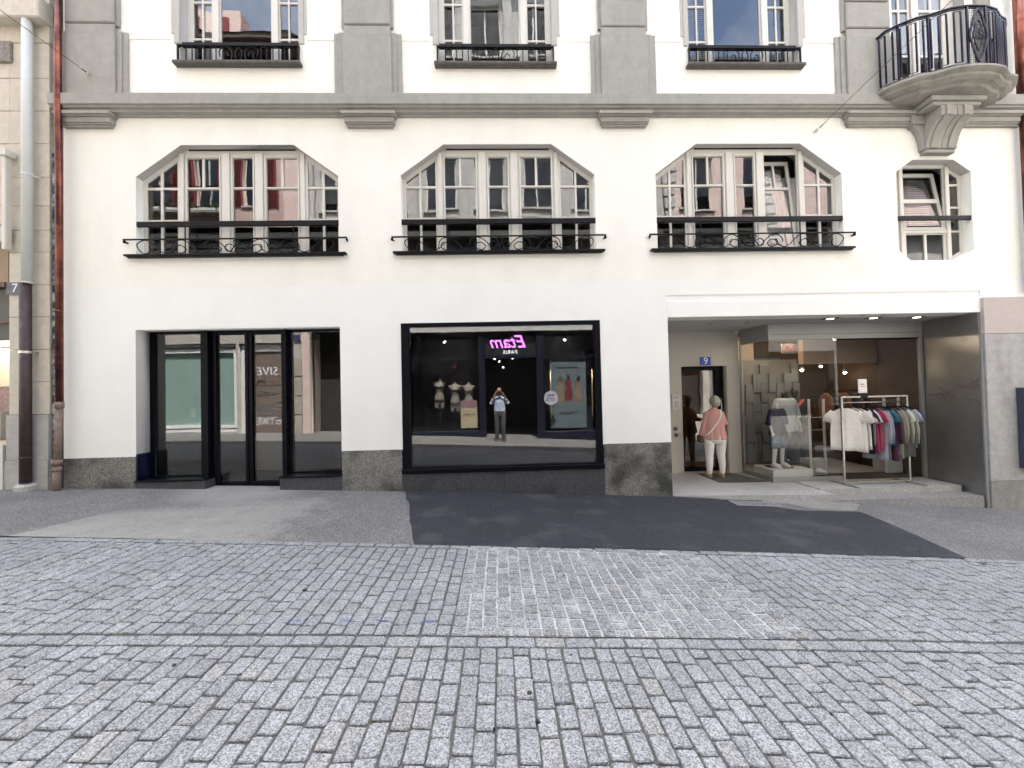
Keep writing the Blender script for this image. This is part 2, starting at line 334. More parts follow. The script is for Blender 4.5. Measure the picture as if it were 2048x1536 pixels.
def gz(x):
    if x>10: return gz(10)-.0759*(x-10)
    if x<-10: return gz(-10)-.0246*(x+10)
    return -.05942-.050225*x-.001282*x*x
def sheet(poly,dz,name,m_,kind='structure',step=.5,parent=None,y_cut=None):
    xs=[p[0] for p in poly]; x=math.floor(min(xs)/step)*step; mb=MB()
    while x<max(xs):
        c=clip(poly,[(-1,0,-x),(1,0,x+step)])
        if len(c)>2: mb.add([(a,b,gz(a)+dz) for a,b in c],[tuple(range(len(c)))])
        x+=step
    o=mb.build(name,m_,parent,fix=False)
    b=bmesh.new(); b.from_mesh(o.data); bmesh.ops.remove_doubles(b,verts=b.verts,dist=1e-4)
    for f in b.faces:
        if f.normal.z<0: f.normal_flip()
    b.to_mesh(o.data); b.free()
    if kind and not parent: o['kind']=kind
    return o
def vol_join(mb,name,m_,parent=None,voxel=.01,smooth_it=2):
    """weld overlapping solids into one continuous surface"""
    me=mb.mesh(name,m_); o=bpy.data.objects.new(name,me); col.objects.link(o)
    r=o.modifiers.new('r','REMESH'); r.mode='VOXEL'; r.voxel_size=voxel; r.use_smooth_shade=True
    s_=o.modifiers.new('s','SMOOTH'); s_.iterations=smooth_it; s_.factor=.5
    dg=bpy.context.evaluated_depsgraph_get(); dg.update(); me2=bpy.data.meshes.new_from_object(o.evaluated_get(dg))
    bpy.data.objects.remove(o); me2.name=name
    me2.materials.clear(); me2.materials.append(m_)
    me2.polygons.foreach_set('use_smooth',[True]*len(me2.polygons))
    return link(name,me2,parent)
def copy_tree(o,parent=None):
    c=o.copy(); col.objects.link(c); c.parent=parent
    for ch in o.children: copy_tree(ch,c)
    return c

# ---------------------------------------------------------------- ground
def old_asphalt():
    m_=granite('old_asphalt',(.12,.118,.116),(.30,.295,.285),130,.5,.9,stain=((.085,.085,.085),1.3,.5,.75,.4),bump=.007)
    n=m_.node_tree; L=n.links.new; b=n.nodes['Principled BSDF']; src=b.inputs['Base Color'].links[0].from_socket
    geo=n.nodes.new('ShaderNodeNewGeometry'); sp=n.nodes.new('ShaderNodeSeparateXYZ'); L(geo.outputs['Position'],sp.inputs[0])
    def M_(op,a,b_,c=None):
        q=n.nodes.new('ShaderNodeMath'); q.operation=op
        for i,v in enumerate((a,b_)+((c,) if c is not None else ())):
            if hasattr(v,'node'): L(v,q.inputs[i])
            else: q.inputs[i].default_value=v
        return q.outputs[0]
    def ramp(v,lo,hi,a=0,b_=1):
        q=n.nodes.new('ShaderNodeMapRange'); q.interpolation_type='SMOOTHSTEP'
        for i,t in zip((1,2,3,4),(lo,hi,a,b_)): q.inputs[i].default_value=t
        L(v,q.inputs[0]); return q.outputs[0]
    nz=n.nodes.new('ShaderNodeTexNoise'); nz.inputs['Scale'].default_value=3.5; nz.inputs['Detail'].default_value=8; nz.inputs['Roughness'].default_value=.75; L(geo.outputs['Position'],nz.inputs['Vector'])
    # paler area with a clear left edge, ragged to the right
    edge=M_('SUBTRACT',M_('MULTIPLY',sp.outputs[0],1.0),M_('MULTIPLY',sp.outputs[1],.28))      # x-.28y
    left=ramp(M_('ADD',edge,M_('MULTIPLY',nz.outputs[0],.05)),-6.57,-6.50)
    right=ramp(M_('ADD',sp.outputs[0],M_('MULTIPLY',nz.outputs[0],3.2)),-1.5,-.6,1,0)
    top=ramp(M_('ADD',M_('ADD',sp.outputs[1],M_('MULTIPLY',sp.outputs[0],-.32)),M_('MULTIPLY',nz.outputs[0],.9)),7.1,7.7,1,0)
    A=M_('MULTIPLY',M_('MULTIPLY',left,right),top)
    # paler fan in front of the double door
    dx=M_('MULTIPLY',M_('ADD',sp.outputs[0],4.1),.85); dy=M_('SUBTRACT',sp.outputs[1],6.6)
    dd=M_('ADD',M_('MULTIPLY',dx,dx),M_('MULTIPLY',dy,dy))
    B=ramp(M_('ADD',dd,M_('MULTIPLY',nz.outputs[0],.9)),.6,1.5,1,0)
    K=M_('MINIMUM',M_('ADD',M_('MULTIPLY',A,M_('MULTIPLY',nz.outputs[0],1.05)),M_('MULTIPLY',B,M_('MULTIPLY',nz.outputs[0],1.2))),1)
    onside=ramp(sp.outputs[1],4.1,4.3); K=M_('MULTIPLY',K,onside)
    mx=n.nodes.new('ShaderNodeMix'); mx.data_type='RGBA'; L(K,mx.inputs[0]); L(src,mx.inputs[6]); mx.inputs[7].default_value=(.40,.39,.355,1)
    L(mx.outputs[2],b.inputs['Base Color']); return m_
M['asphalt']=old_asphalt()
KERB=4.32
g=MB()
for i in range(80):
    x=-40+i
    for y0,y1,dz in ((-60,-1.2,-.03),(-1.2,12,-.03),(12,60,-.03)): g.add([(x,y0,gz(x)+dz),(x+1,y0,gz(x+1)+dz),(x+1,y1,gz(x+1)+dz),(x,y1,gz(x)+dz)],[(0,1,2,3)])
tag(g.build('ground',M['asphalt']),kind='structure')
road=sheet([(-30,1.68),(30,1.68),(30,KERB+.02),(-30,KERB+.02)],-.013,'cobbled_road',M['joint'])
# pavement this side: edge runs a touch skew as in the picture (further out at the left)
def kerb_y(x): return 4.325+(-.03 if x>0 else -.03)*x*(.55 if x>0 else 1) if abs(x)<9 else 4.2
ky=lambda x: 4.325-.028*x if x<0 else 4.325-.011*x
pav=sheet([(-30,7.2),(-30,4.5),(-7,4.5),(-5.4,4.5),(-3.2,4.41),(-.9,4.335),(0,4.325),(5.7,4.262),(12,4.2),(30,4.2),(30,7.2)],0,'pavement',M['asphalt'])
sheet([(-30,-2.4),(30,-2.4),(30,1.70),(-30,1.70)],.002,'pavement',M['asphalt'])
fresh=[(-1.57,6.64),(-1.46,6.2),(-1.33,5.82),(-1.16,5.1),(-.95,4.345),(0,4.327),(5.10,4.27),(5.33,5.1),(5.52,6.02),(4.50,5.99),(4.22,6.2),(4.05,6.36),(3.60,6.52),(2.86,6.62)]
rnd=random.Random(3); f2=[]
for i,p in enumerate(fresh):
    q=fresh[(i+1)%len(fresh)]; L_=math.dist(p,q); k=max(1,int(L_/.12)); straight=(i in (5,6,13))
    for j in range(k):
        t=j/k; f2.append((p[0]+(q[0]-p[0])*t+(0 if straight else rnd.uniform(-.012,.012)),p[1]+(q[1]-p[1])*t+(0 if straight else rnd.uniform(-.008,.008))))
sheet(f2,.004,'pavement',M['asphaltnew'])
# worn concrete margin before the shop steps
sheet([(3.55,6.56),(3.9,6.40),(4.62,6.38),(4.85,6.08),(5.5,6.08),(5.9,6.45),(5.9,6.66),(3.55,6.66)],.0045,'pavement',granite('worn_margin',(.2,.19,.175),(.36,.35,.33),170,.4,.9))

# granite setts
sett_meshes=[]
def sett_variant(seed,round_=.010):
    r=random.Random(seed); W_,L_=.5,.5; pts=[]
    c=round_*10
    cs=[r.uniform(.05,.14) for _ in range(4)]
    ring=[(-W_+cs[0],-L_),(W_-cs[1],-L_),(W_,-L_+cs[1]*.6),(W_,L_-cs[2]*.6),(W_-cs[2],L_),(-W_+cs[3],L_),(-W_,L_-cs[3]*.6),(-W_,-L_+cs[0]*.6)]
    ring=[(x+r.uniform(-.025,.025),y+r.uniform(-.02,.02)) for x,y in ring]
    top=[(x*.90,y*.93,r.uniform(-.0012,.0012)) for x,y in ring]
    mid=[(x*.985,y*.99,-.006+r.uniform(-.002,.002)) for x,y in ring]; bot=[(x,y,-.03) for x,y in ring]
    vs=top+mid+bot+[(0,0,.0015)]
    fs=[(24,i,(i+1)%8) for i in range(8)]+[(8+i,8+(i+1)%8,(i+1)%8,i) for i in range(8)]+[(16+i,16+(i+1)%8,8+(i+1)%8,8+i) for i in range(8)]
    return vs,fs
variants=[sett_variant(100+i) for i in range(24)]
vm=[]
for i,(vs_,fs_) in enumerate(variants):
    row=[]
    for mm in (M['sett'],M['settpatch']):
        me=bpy.data.meshes.new('sett'); me.from_pydata(vs_,[],fs_); me.materials.append(mm); row.append(me)
    vm.append(row)
setts=[]   # x,y,w,l,patch,rotz
rs=random.Random(11)
PITCH=.1045
def in_patch(x,y): return -.36<x<2.03+(KERB-y)*.12 and y>2.74
for k in range(-96,97):
    x=k*PITCH
    for (a,b) in ((1.72,2.630),(2.757,4.5)):
        y=a if a>2 else a-rs.uniform(0,.1)
        if a>2: pass
        y0=b if a<2 else a
        # lower field is laid from the gutter course towards the lens, upper field from the gutter to the kerb
        if a<2:
            y=b
            while y>1.70:
                l=rs.choice((.145,.155,.165,.175,.19,.205))+rs.uniform(-.006,.006)
                if y==b: l*=rs.uniform(.45,1)
                if y-l<1.70:
                    l=y-1.70
                    if l<.05: break
                setts.append((x+rs.uniform(-.003,.003),y-l/2,PITCH,l,False,0)); y-=l
        else:
            kx=ky(x); y=a
            while y<kx-.11:
                p=in_patch(x,y+.06)
                l=(rs.choice((.085,.10,.105,.115,.135)) if p else rs.choice((.13,.14,.155,.17,.185)))+rs.uniform(-.005,.005)
                if y==a: l*=rs.uniform(.6,1)
                if y+l>kx-.13: l=kx-.10-y
                if l<.045: break
                setts.append((x+rs.uniform(-.004,.004),y+l/2,PITCH,l,p,0)); y+=l
x=-10
while x<10:                                   # gutter course and kerb course: long stones laid along the street
    l=rs.uniform(.185,.215); setts.append((x+l/2,2.689,l,.104,False,0)); x+=l
x=-10
while x<10:
    l=rs.uniform(.16,.26); setts.append((x+l/2,ky(x+l/2)-.045,l,.092,in_patch(x,3),-.011 if x>0 else -.028)); x+=l
def sett_matrix(s_,r):
    x,y,w_,l,p,rz=s_
    gap=.0082 if not p else .009
    sl=math.atan((gz(x+.05)-gz(x-.05))/.1)
    return Matrix.Translation((x,y,gz(x)+r.uniform(-.0025,.0035)))@Matrix.Rotation(-sl+r.uniform(-.012,.012),4,'Y')@Matrix.Rotation(r.uniform(-.014,.014),4,'X')@Matrix.Rotation(rz+r.uniform(-.012,.012),4,'Z')@Matrix.Diagonal((w_-gap,l-gap-r.uniform(0,.004),1,1))
def shown(s_):
    d=Vector((s_[0],s_[1],gz(s_[0])-H)); zz=d.dot(cf)
    if zz<.2: return 0
    u=F_PX*d.dot(cr)/zz; v=-F_PX*d.dot(cu)/zz
    if abs(u)>1024 or abs(v)>768: return 0
    return s_[2]*s_[3]/zz**3
order=sorted(setts,key=shown,reverse=True)
rest=MB(); rest_tone=[]
rr=random.Random(5)
for i,s_ in enumerate(order):
    v=rr.randrange(24); mt=sett_matrix(s_,rr)
    if i<300:
        o=link('sett',vm[v][1 if s_[4] else 0],road); o.matrix_local=mt
    else:
        vs_,fs_=variants[v]; rest.m=1 if s_[4] else 0
        rest.add([mt@Vector(q) for q in vs_],fs_); rest_tone+= [rr.random()]*len(vs_)
ro=rest.build('remaining_setts',[M['sett'],M['settpatch']],road); ro['kind']='stuff'
at=ro.data.attributes.new('tone','FLOAT','POINT'); at.data.foreach_set('value',rest_tone)
# pale mortar slurried into the joints of the relaid patch
mo=sheet([(-.36,2.76),(2.22,2.76),(2.03,4.22),(1.7,4.27),(-.36,4.285)],-.0050,'mortar_bed',M['mortar'],parent=road)
# tar and gum spots
sp=MB()
for (x,y,r_) in ((.130,2.235,.014),(.155,2.05,.008),(.165,2.04,.006),(-.06,2.0,.006),(.42,2.56,.006),(-1.95,2.45,.011),(1.72,2.1,.007),(-1.62,3.35,.018),(.55,3.65,.010),(1.96,3.5,.008)):
    n=10; sp.add([(x+math.cos(a*.628)*r_*rr.uniform(.8,1.2),y+math.sin(a*.628)*r_*rr.uniform(.8,1.2),gz(x)+.0055) for a in range(n)]+[(x+math.cos(a*.628)*r_*1.15,y+math.sin(a*.628)*r_*1.15,gz(x)-.004) for a in range(n)],[tuple(range(n))]+[(i,i+n,(i+1)%n+n,(i+1)%n) for i in range(n)])
o=sp.build('gum_spots',mat('old_gum',(.02,.02,.022),.7),road,fix=True); o['kind']='stuff'

bm_=MB()
for (x,y) in ((-1.478,2.909),(-1.127,2.916),(-.88,2.918),(-.545,2.905)):
    n_=6; L_=[(x-.045+.018*i+rr.uniform(-.002,.002),y+rr.uniform(-.003,.003)) for i in range(n_)]
    for a,b_ in zip(L_,L_[1:]): bm_.add([(a[0],a[1]-.004,gz(a[0])+.0048),(b_[0],b_[1]-.004,gz(b_[0])+.0048),(b_[0],b_[1]+.004,gz(b_[0])+.0048),(a[0],a[1]+.004,gz(a[0])+.0048)],[(0,1,2,3)])
o=bm_.build('blue_marking_paint',mat('blue_marking_paint',(.04,.10,.42),.7),road); o['kind']='stuff'
# ---------------------------------------------------------------- white corner building
house=empty('white_building',(0,0,0),'cream white rendered building with grey stone bands and three bay windows above dark shopfronts','building')
WX=(-4.185,.064,4.33)                      # axes of the three wide windows
def bay(c,hw=1.615,sh=5.21,top=5.73,th=.902,bot=3.90): return [(c-hw,bot),(c+hw,bot),(c+hw,sh),(c+th,top),(c-th,top),(c-hw,sh)]
OCT=[(7.11,3.695),(7.945,3.695),(8.25,3.87),(8.25,5.23),(7.945,5.44),(7.21,5.44),(6.905,5.225),(6.905,3.87)]
UPX=(-4.13,.065,4.305); UHW=.955
def rect(x0,x1,z0,z1): return [(x0,z0),(x1,z0),(x1,z1),(x0,z1)]
holes=[bay(c) for c in WX]+[OCT]+[rect(c-UHW,c+UHW,7.06,9.3) for c in UPX]+[rect(6.95,8.27,6.60,9.2)]
upper=flat_with_holes(rect(-6.93,9.30,3.408,11.4),holes,.34,'upper_wall')
def reveal_slots(me,test,mats):
    me.materials.clear()
    for q in mats: me.materials.append(q)
    for p in me.polygons:
        p.material_index=1 if (abs(p.normal.y)<.5 and test(p)) else 0
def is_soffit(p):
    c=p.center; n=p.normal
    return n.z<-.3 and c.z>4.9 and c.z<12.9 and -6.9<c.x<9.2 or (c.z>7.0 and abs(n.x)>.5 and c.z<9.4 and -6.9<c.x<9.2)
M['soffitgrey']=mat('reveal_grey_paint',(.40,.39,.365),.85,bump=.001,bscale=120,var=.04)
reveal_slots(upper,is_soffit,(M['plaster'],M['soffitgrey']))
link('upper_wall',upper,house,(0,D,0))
lower=flat_with_holes([(-6.93,.685),(-5.813,.685),(-5.813,2.725),(-2.575,2.725),(-2.575,.685),(-1.59,.685),(-1.59,2.757),(1.70,2.757),(1.70,.685),(2.848,.685),(2.848,3.155),(8.31,3.155),(8.31,2.9),(9.30,2.9),(9.30,3.405),(-6.93,3.405)],[],.344,'lower_wall')
reveal_slots(lower,lambda p:False,(M['smooth'],M['smooth']))
link('lower_wall',lower,house,(0,D-.004,0))
b=MB(); b.cbox(2.843,8.315,D-.008,D+.33,2.782,3.047,.004); b.box(2.85,8.31,D+.007,D+.32,3.047,3.158); b.build('portal_fascia',M['smooth'],house)
# plinth: granite slabs that can be told apart
def plinth(x0,x1,ztop,y=D-.012,m_=None,depth=.30,name='plinth_slab'):
    o=MB(); zb=min(gz(x0),gz(x1))-.15; o.cbox(x0,x1,y,y+depth,zb,ztop,.004); return o.build(name,m_ or M['granite'],house)
plinth(-6.925,-5.815,.695); plinth(-2.572,-1.603,.697); plinth(1.712,2.846,.697)
plinth(-1.600,.052,.298,D-.03,M['granitedark']); plinth(.056,1.709,.298,D-.03,M['granitedark'])
plinth(-5.812,-4.745,.285,D-.012,M['granitedark'],.42); plinth(-3.563,-2.574,.285,D-.012,M['granitedark'],.42)
# body of the building behind the facade (rooms are closed, dark); back mass added to block the sun
b=MB(); b.box(-6.93,9.3,10.2,14,-1.5,11.42); b.box(-6.93,9.3,D+.345,10.19,11.1,11.4)
b.box(-6.93,-6.6,D+.35,10.19,-1.5,11.09); b.box(9.0,9.3,D+.35,10.19,-1.5,11.09)
b.box(-6.59,2.5,D+.345,10.18,3.0,3.55); b.box(2.5,8.99,D+.35,8.60,3.16,3.55); b.box(2.5,8.99,8.61,10.18,3.0,3.55); b.box(-6.59,8.99,D+.345,10.18,6.0,6.55)
b.box(-2.25,-1.95,D+.345,10.17,-1.5,2.99); b.box(2.2,2.49,D+.345,10.17,-1.5,2.99)
b.build('inner_structure',M['room'],house)
b=MB(); b.box(-6.59,-2.26,D+.37,10.18,-.3,.10); b.box(-1.94,2.19,D+.36,10.18,-.5,.02); b.build('room_floor',mat('dark_floor',(.06,.055,.05),.5),house)
for x in (-2.1,2.1):
    MB().box(x-.03,x+.03,D+.36,9.5,3.56,5.99).build('partition',M['roomlight'],house)
# --- roof slab edge, out of view, height set to place the street shadow
MB().box(-7.0,9.4,D-.45,14.1,11.43,11.7).build('eaves',M['stone'],house)
# --- string course in stones
YF=D-.17
prof=[(D+.01,6.47+.012),(YF,6.47),(YF,6.30),(YF+.035,6.275),(YF+.045,6.225),(YF+.10,6.205),(YF+.125,6.15),(YF+.165,6.135),(D+.01,6.13)]
prof=[(D+.01,6.50),(YF,6.465),(YF,6.295),(YF+.03,6.285),(YF+.035,6.262),(YF+.075,6.250),(YF+.08,6.213),(YF+.13,6.200),(YF+.14,6.175),(D+.01,6.175)]
cuts=[-7.0,-4.55,-2.25,-.35,1.25,2.35,4.85,6.05,7.25,9.28]
cuts=[-7.0,-4.40,-3.42,-2.02,-.52,.62,1.90,3.45,5.98,7.55,9.28]
for a,c in zip(cuts,cuts[1:]):
    MB().extr(prof,a+.0015,c-.0015).build('string_stone',M['stone'],house,fix=True)
# --- capitals under the string course
def capital(x0,x1):
    o=MB()
    for (e,y,z0,z1) in ((.035,.155,6.150,6.2005),(.02,.125,6.128,6.150),(0,.10,6.045,6.128),(-.012,.082,6.022,6.045),(-.03,.06,5.992,6.022)):
        o.cbox(x0-e,x1+e,D-y,D+.02,z0,z1,.004)
    o.build('pilaster_cap',M['stone'],house)
for a in ((-6.91,-6.11),(-2.42,-1.62),(1.79,2.60),(6.02,7.25),(8.02,9.15)): capital(*a)
# --- pilasters above
def pilaster(c,hw=.41,base=.53,left=True,right=True):
    bs=MB(); bs.cbox(c-base-.02,c+base+.02,D-.035,D+.01,6.44,7.56,.004); bs.cbox(c-base+.055,c+base-.055,D-.055,D-.034,6.46,7.56,.004)
    bs.cbox(c-hw+.015,c+hw-.015,D-.095,D-.054,6.47,7.50,.008); bs.cbox(c-hw+.03,c+hw-.03,D-.085,D-.05,7.50,7.655,.005)
    bs.build('pilaster_base',M['stone'],house)
    MB().cbox(c-hw-.01,c+hw+.01,D-.05,D+.01,7.657,11.3,.003).build('pilaster_shaft',M['stone'],house)
    z=7.675
    for k in range(6):
        MB().cbox(c-hw+.03,c+hw-.03,D-.092,D-.048,z,z+.448,.016).build('pilaster_block',M['stone'],house); z+=.472
for c in (-6.44,-2.04,2.215,6.44): pilaster(c)
o=MB()
for k in range(5): o.m=0; MB().cbox(8.42,8.78-(k%2)*.09,D-.05,D+.01,6.55+k*.5,7.02+k*.5,.012).build('quoin_stone',M['balcstone'],house)
# shallow white panels between pilasters and window surrounds, window surrounds, joint line
for c in UPX:
    s=MB()
    for sx in (-1,1):
        a,bb=sorted((c+sx*UHW,c+sx*(UHW+.085))); s.cbox(a,bb,D-.02,D-.0012,7.405,9.3,.003)
        a,bb=sorted((c+sx*(UHW+.086),c+sx*(UHW+.13))); s.cbox(a,bb,D-.012,D+.01,7.57,9.3,.003)
    s.cbox(c-UHW-.13,c+UHW+.13,D-.02,D-.0012,9.302,9.5,.003)
    s.build('window_surround',M['stonelight'],house)
for a,c in ((-5.9,-5.23),(-3.02,-2.60),(-1.48,-1.05),(1.18,1.64),(2.78,3.2),(5.4,5.88)):
    p=MB(); p.cbox(a,a+.13,D-.007,D+.01,7.55,9.4,.003); p.cbox(c-.03,c,D-.007,D+.01,7.55,9.4,.003); p.cbox(a-.02,c+.02,D-.008,D+.01,7.47,7.55,.003)
    p.build('raised_panel',M['plaster'],house)
# ------------------------------------------------ windows
def inset_edges(poly,d):
    out=[]; n=len(poly)
    for i in range(n):
        p=poly[i];q=poly[(i+1)%n]; ex,ez=q[0]-p[0],q[1]-p[1]; L_=math.hypot(ex,ez); a,b_=ez/L_,-ex/L_   # outward for ccw
        out.append((a,b_,a*p[0]+b_*p[1]-d))
    return out
rpn=random.Random(77)
def pane(poly,y,parent,m_=None,t=.006,name='pane'):
    # every pane is glazed a hair out of true, as real ones are
    b=MB().prism(poly,y,y+t); k=.0035 if m_ is None else .0006
    cx=sum(p[0] for p in poly)/len(poly); cz=sum(p[1] for p in poly)/len(poly); a,c_=rpn.uniform(-k,k),rpn.uniform(-k,k)
    b.v=[(x,yy+a*(x-cx)+c_*(z-cz),z) for x,yy,z in b.v]
    return b.build(name,m_ or M['glass'],parent,fix=True)
def wide_window(c,label=None,tilt=False):
    wdw=empty('window'); wdw.parent=house
    op=bay(c); E_=inset_edges(op,.062)
    fy=D+.135
    panes=[]
    zs=((4.0,4.525),(4.562,5.065),(5.10,5.70))
    for s in (-1,1):
        for a,b_ in ((1.062,1.300),(1.335,1.56)):
            for z0,z1 in zs:
                x0,x1=sorted((c+s*a,c+s*b_)); q=clip(rect(x0,x1,z0,z1),E_)
                if q: panes.append(q)
        if not(tilt and s==1):
            a,b_=.385,.905
            x0,x1=sorted((c+s*a,c+s*b_)); panes.append(rect(x0,x1,4.0,5.065)); xm=(x0+x1)/2
            panes.append(rect(x0,xm-.016,5.10,5.585)); panes.append(rect(xm+.016,x1,5.10,5.585))
    panes.append(rect(c-.162,c+.162,4.0,5.065)); panes.append(rect(c-.162,c+.162,5.10,5.585))
    hl=panes[:]
    if tilt: hl.append(rect(c+.355,c+.935,3.965,5.62))
    outer=bay(c,1.66,5.235,5.775,.925,3.87)
    fr=flat_with_holes(outer,hl,.045,'frame'); fr.materials.clear(); fr.materials.append(M['frame']); link('frame',fr,wdw,(0,fy,0))
    for x,wd in ((-.27,.13),(.27,.13),(-.985,.075),(.985,.075)):
        MB().cbox(c+x-wd/2,c+x+wd/2,fy-.028,fy-.001,3.93,5.665 ,.006).build('mullion',M['frame'],wdw)
    sash=MB()                                        # raised sash rims round the casements
    for x0,x1 in ((-.925,-.355),(-.19,.19),(.355,.925)):
        if tilt and x0>.3: continue
        for a,bb in ((x0,x0+.026),(x1-.026,x1)): sash.cbox(c+a,c+bb,fy-.016,fy-.001,3.95,5.63,.004)
        sash.cbox(c+x0+.027,c+x1-.027,fy-.016,fy-.001,5.592,5.63,.004); sash.cbox(c+x0+.027,c+x1-.027,fy-.016,fy-.001,3.95,3.99,.004)
        sash.cbox(c+x0+.027,c+x1-.027,fy-.012,fy-.001,5.069,5.096,.004)
    sash.build('sash_rim',M['frame'],wdw)
    for q in panes: pane(q,fy+.018,wdw)
    if tilt:                                          # tilted casement leaning inwards
        cs=flat_with_holes(rect(-.28,.28,0,1.63),[rect(-.235,.235,.05,1.10),rect(-.235,-.016,1.14,1.575),rect(.016,.235,1.14,1.575)],.05,'casement')
        cs.materials.clear(); cs.materials.append(M['frame']); a=R(6.5)
        co=link('casement',cs,wdw,(c+.645,fy+.01,3.98),(-a,0,0))
        for q in (rect(-.235,.235,.05,1.10),rect(-.235,-.016,1.14,1.575),rect(.016,.235,1.14,1.575)):
            p_=MB().prism(q,.018,.024).build('pane',M['glass'],wdw,fix=True); p_.location=(c+.645,fy+.01,3.98); p_.rotation_euler=(-a,0,0)
    # dark strip painted in for the shaded gap under the lintel
    MB().box(c-.87,c+.87,D+.120,D+.134,5.712,5.728).build('shadow_strip',M['anth'],wdw)
    return wdw
wins=[wide_window(WX[0]),wide_window(WX[1]),wide_window(WX[2],tilt=True)]
# octagonal window, sash tilted
ow=empty('octagonal_window'); ow.parent=house; fy=D+.16
oct_o=[(x+(.05 if x>7.5 else -.05),z+(.04 if z>4.5 else -.04)) for x,z in OCT]; OE=inset_edges(OCT,.05)
zc=((3.6,4.27),(4.30,4.775),(4.80,5.27),(5.30,5.5)); ps=[]
for x0,x1 in ((6.93,7.055),(8.02,8.215)):
    for z0,z1 in ((3.7,4.235),(4.265,4.66),(4.69,5.06),(5.09,5.46)):
        q=clip(rect(x0,x1,z0,z1),OE)
        if q and len(q)>2: ps.append(q)
for x0,x1 in ((7.215,7.545),(7.585,7.90)):
    q=clip(rect(x0,x1,3.62,4.20),OE); ps.append(q)
big=clip(rect(7.175,7.935,4.27,5.5),inset_edges(OCT,.055))
fr=flat_with_holes(oct_o,ps+[big],.045,'frame'); fr.materials.clear(); fr.materials.append(M['frame']); link('frame',fr,ow,(0,fy,0))
for q in ps: pane(q,fy+.018,ow)
hs=[rect(-.33,.33,.06,.53),rect(-.33,.33,.60,1.05)]
cs=flat_with_holes(rect(-.38,.38,0,1.11),hs,.05,'casement'); cs.materials.clear(); cs.materials.append(M['frame']); link('casement',cs,ow,(7.56,fy-.01,4.275),(-R(9),0,R(0)))
for q in hs:
    p_=MB().prism(q,.018,.024).build('pane',M['glass'],ow,fix=True); p_.location=(7.56,fy-.01,4.275); p_.rotation_euler=(-R(9),0,0)
for x in (7.135,7.975): MB().cbox(x-.035,x+.035,fy-.03,fy-.001,3.74,5.40,.006).build('mullion',M['frame'],ow)
MB().cbox(7.17,7.94,fy-.02,fy-.001,4.215,4.265,.004).build('transom',M['frame'],ow)
# upper windows
def upper_window(c):
    wdw=empty('window'); wdw.parent=house; fy=D+.17
    ps=[rect(c-.415,c+.415,7.13,9.2)]
    for s in (-1,1):
        for a,b_ in ((.565,.70),(.725,.865)):
            for z0,z1 in ((7.13,7.62),(7.65,8.25),(8.28,9.2)):
                x0,x1=sorted((c+s*a,c+s*b_)); ps.append(rect(x0,x1,z0,z1))
    fr=flat_with_holes(rect(c-UHW-.03,c+UHW+.03,7.03,9.33),ps,.05,'frame'); fr.materials.clear(); fr.materials.append(M['frame']); link('frame',fr,wdw,(0,fy,0))
    for x in (-.49,.49): MB().cbox(c+x-.055,c+x+.055,fy-.03,fy-.001,7.05,9.29,.006).build('mullion',M['frame'],wdw)
    for q in ps: pane(q,fy+.018,wdw)
    return wdw
for c in UPX: wins.append(upper_window(c))
# balcony door
bd=empty('balcony_door'); bd.parent=house; fy=D+.17; ps=[]
for x0,x1 in ((7.03,7.24),(7.27,7.42),(7.62,7.83),(7.87,8.05)):
    for z0,z1 in ((6.68,7.38),(7.42,8.2),(8.24,9.1)): ps.append(rect(x0,x1,z0,z1))
fr=flat_with_holes(rect(6.92,8.30,6.58,9.23),ps,.05,'frame'); fr.materials.clear(); fr.materials.append(M['frame']); link('frame',fr,bd,(0,fy,0))
for q in ps: pane(q,fy+.018,bd)
MB().cbox(7.46,7.58,fy-.03,fy-.001,6.6,9.2,.006).build('mullion',M['frame'],bd)
# curtains and blinds inside
def curtain(x0,x1,z0,z1,y,m_=None,n=26,amp=.02):
    vs=[];fs=[]
    for i in range(n+1):
        x=x0+(x1-x0)*i/n; yy=y+amp*math.sin(i*1.9)
        vs+= [(x,yy,z0),(x,yy,z1)]
    fs=[(2*i,2*i+2,2*i+3,2*i+1) for i in range(n)]
    o=MB().add(vs,fs).build('curtain',m_ or M['curtain'],house,True); return o
curtain(4.9,5.6,4.0,5.4,D+.5); curtain(3.32,3.75,7.1,9.2,D+.42); curtain(-5.0,-4.85,7.1,9.2,D+.42); curtain(8.0,8.2,6.7,9.1,D+.4)
bl=MB()
for k in range(30): bl.obox((7.75,D+.42,4.30+k*.034),.40,.028,.004,Matrix.Rotation(R(35),3,'X'))
for k in range(44): bl.obox((3.62,D+.36,7.15+k*.034),.42,.028,.004,Matrix.Rotation(R(35),3,'X'))
bl.build('blind_slats',M['blind'],house)['kind']='stuff'
MB().cbox(4.15,4.85,7.35,7.9,6.56,7.25,.04).build('armchair_back',mat('black_leather',(.015,.015,.018),.35),house)
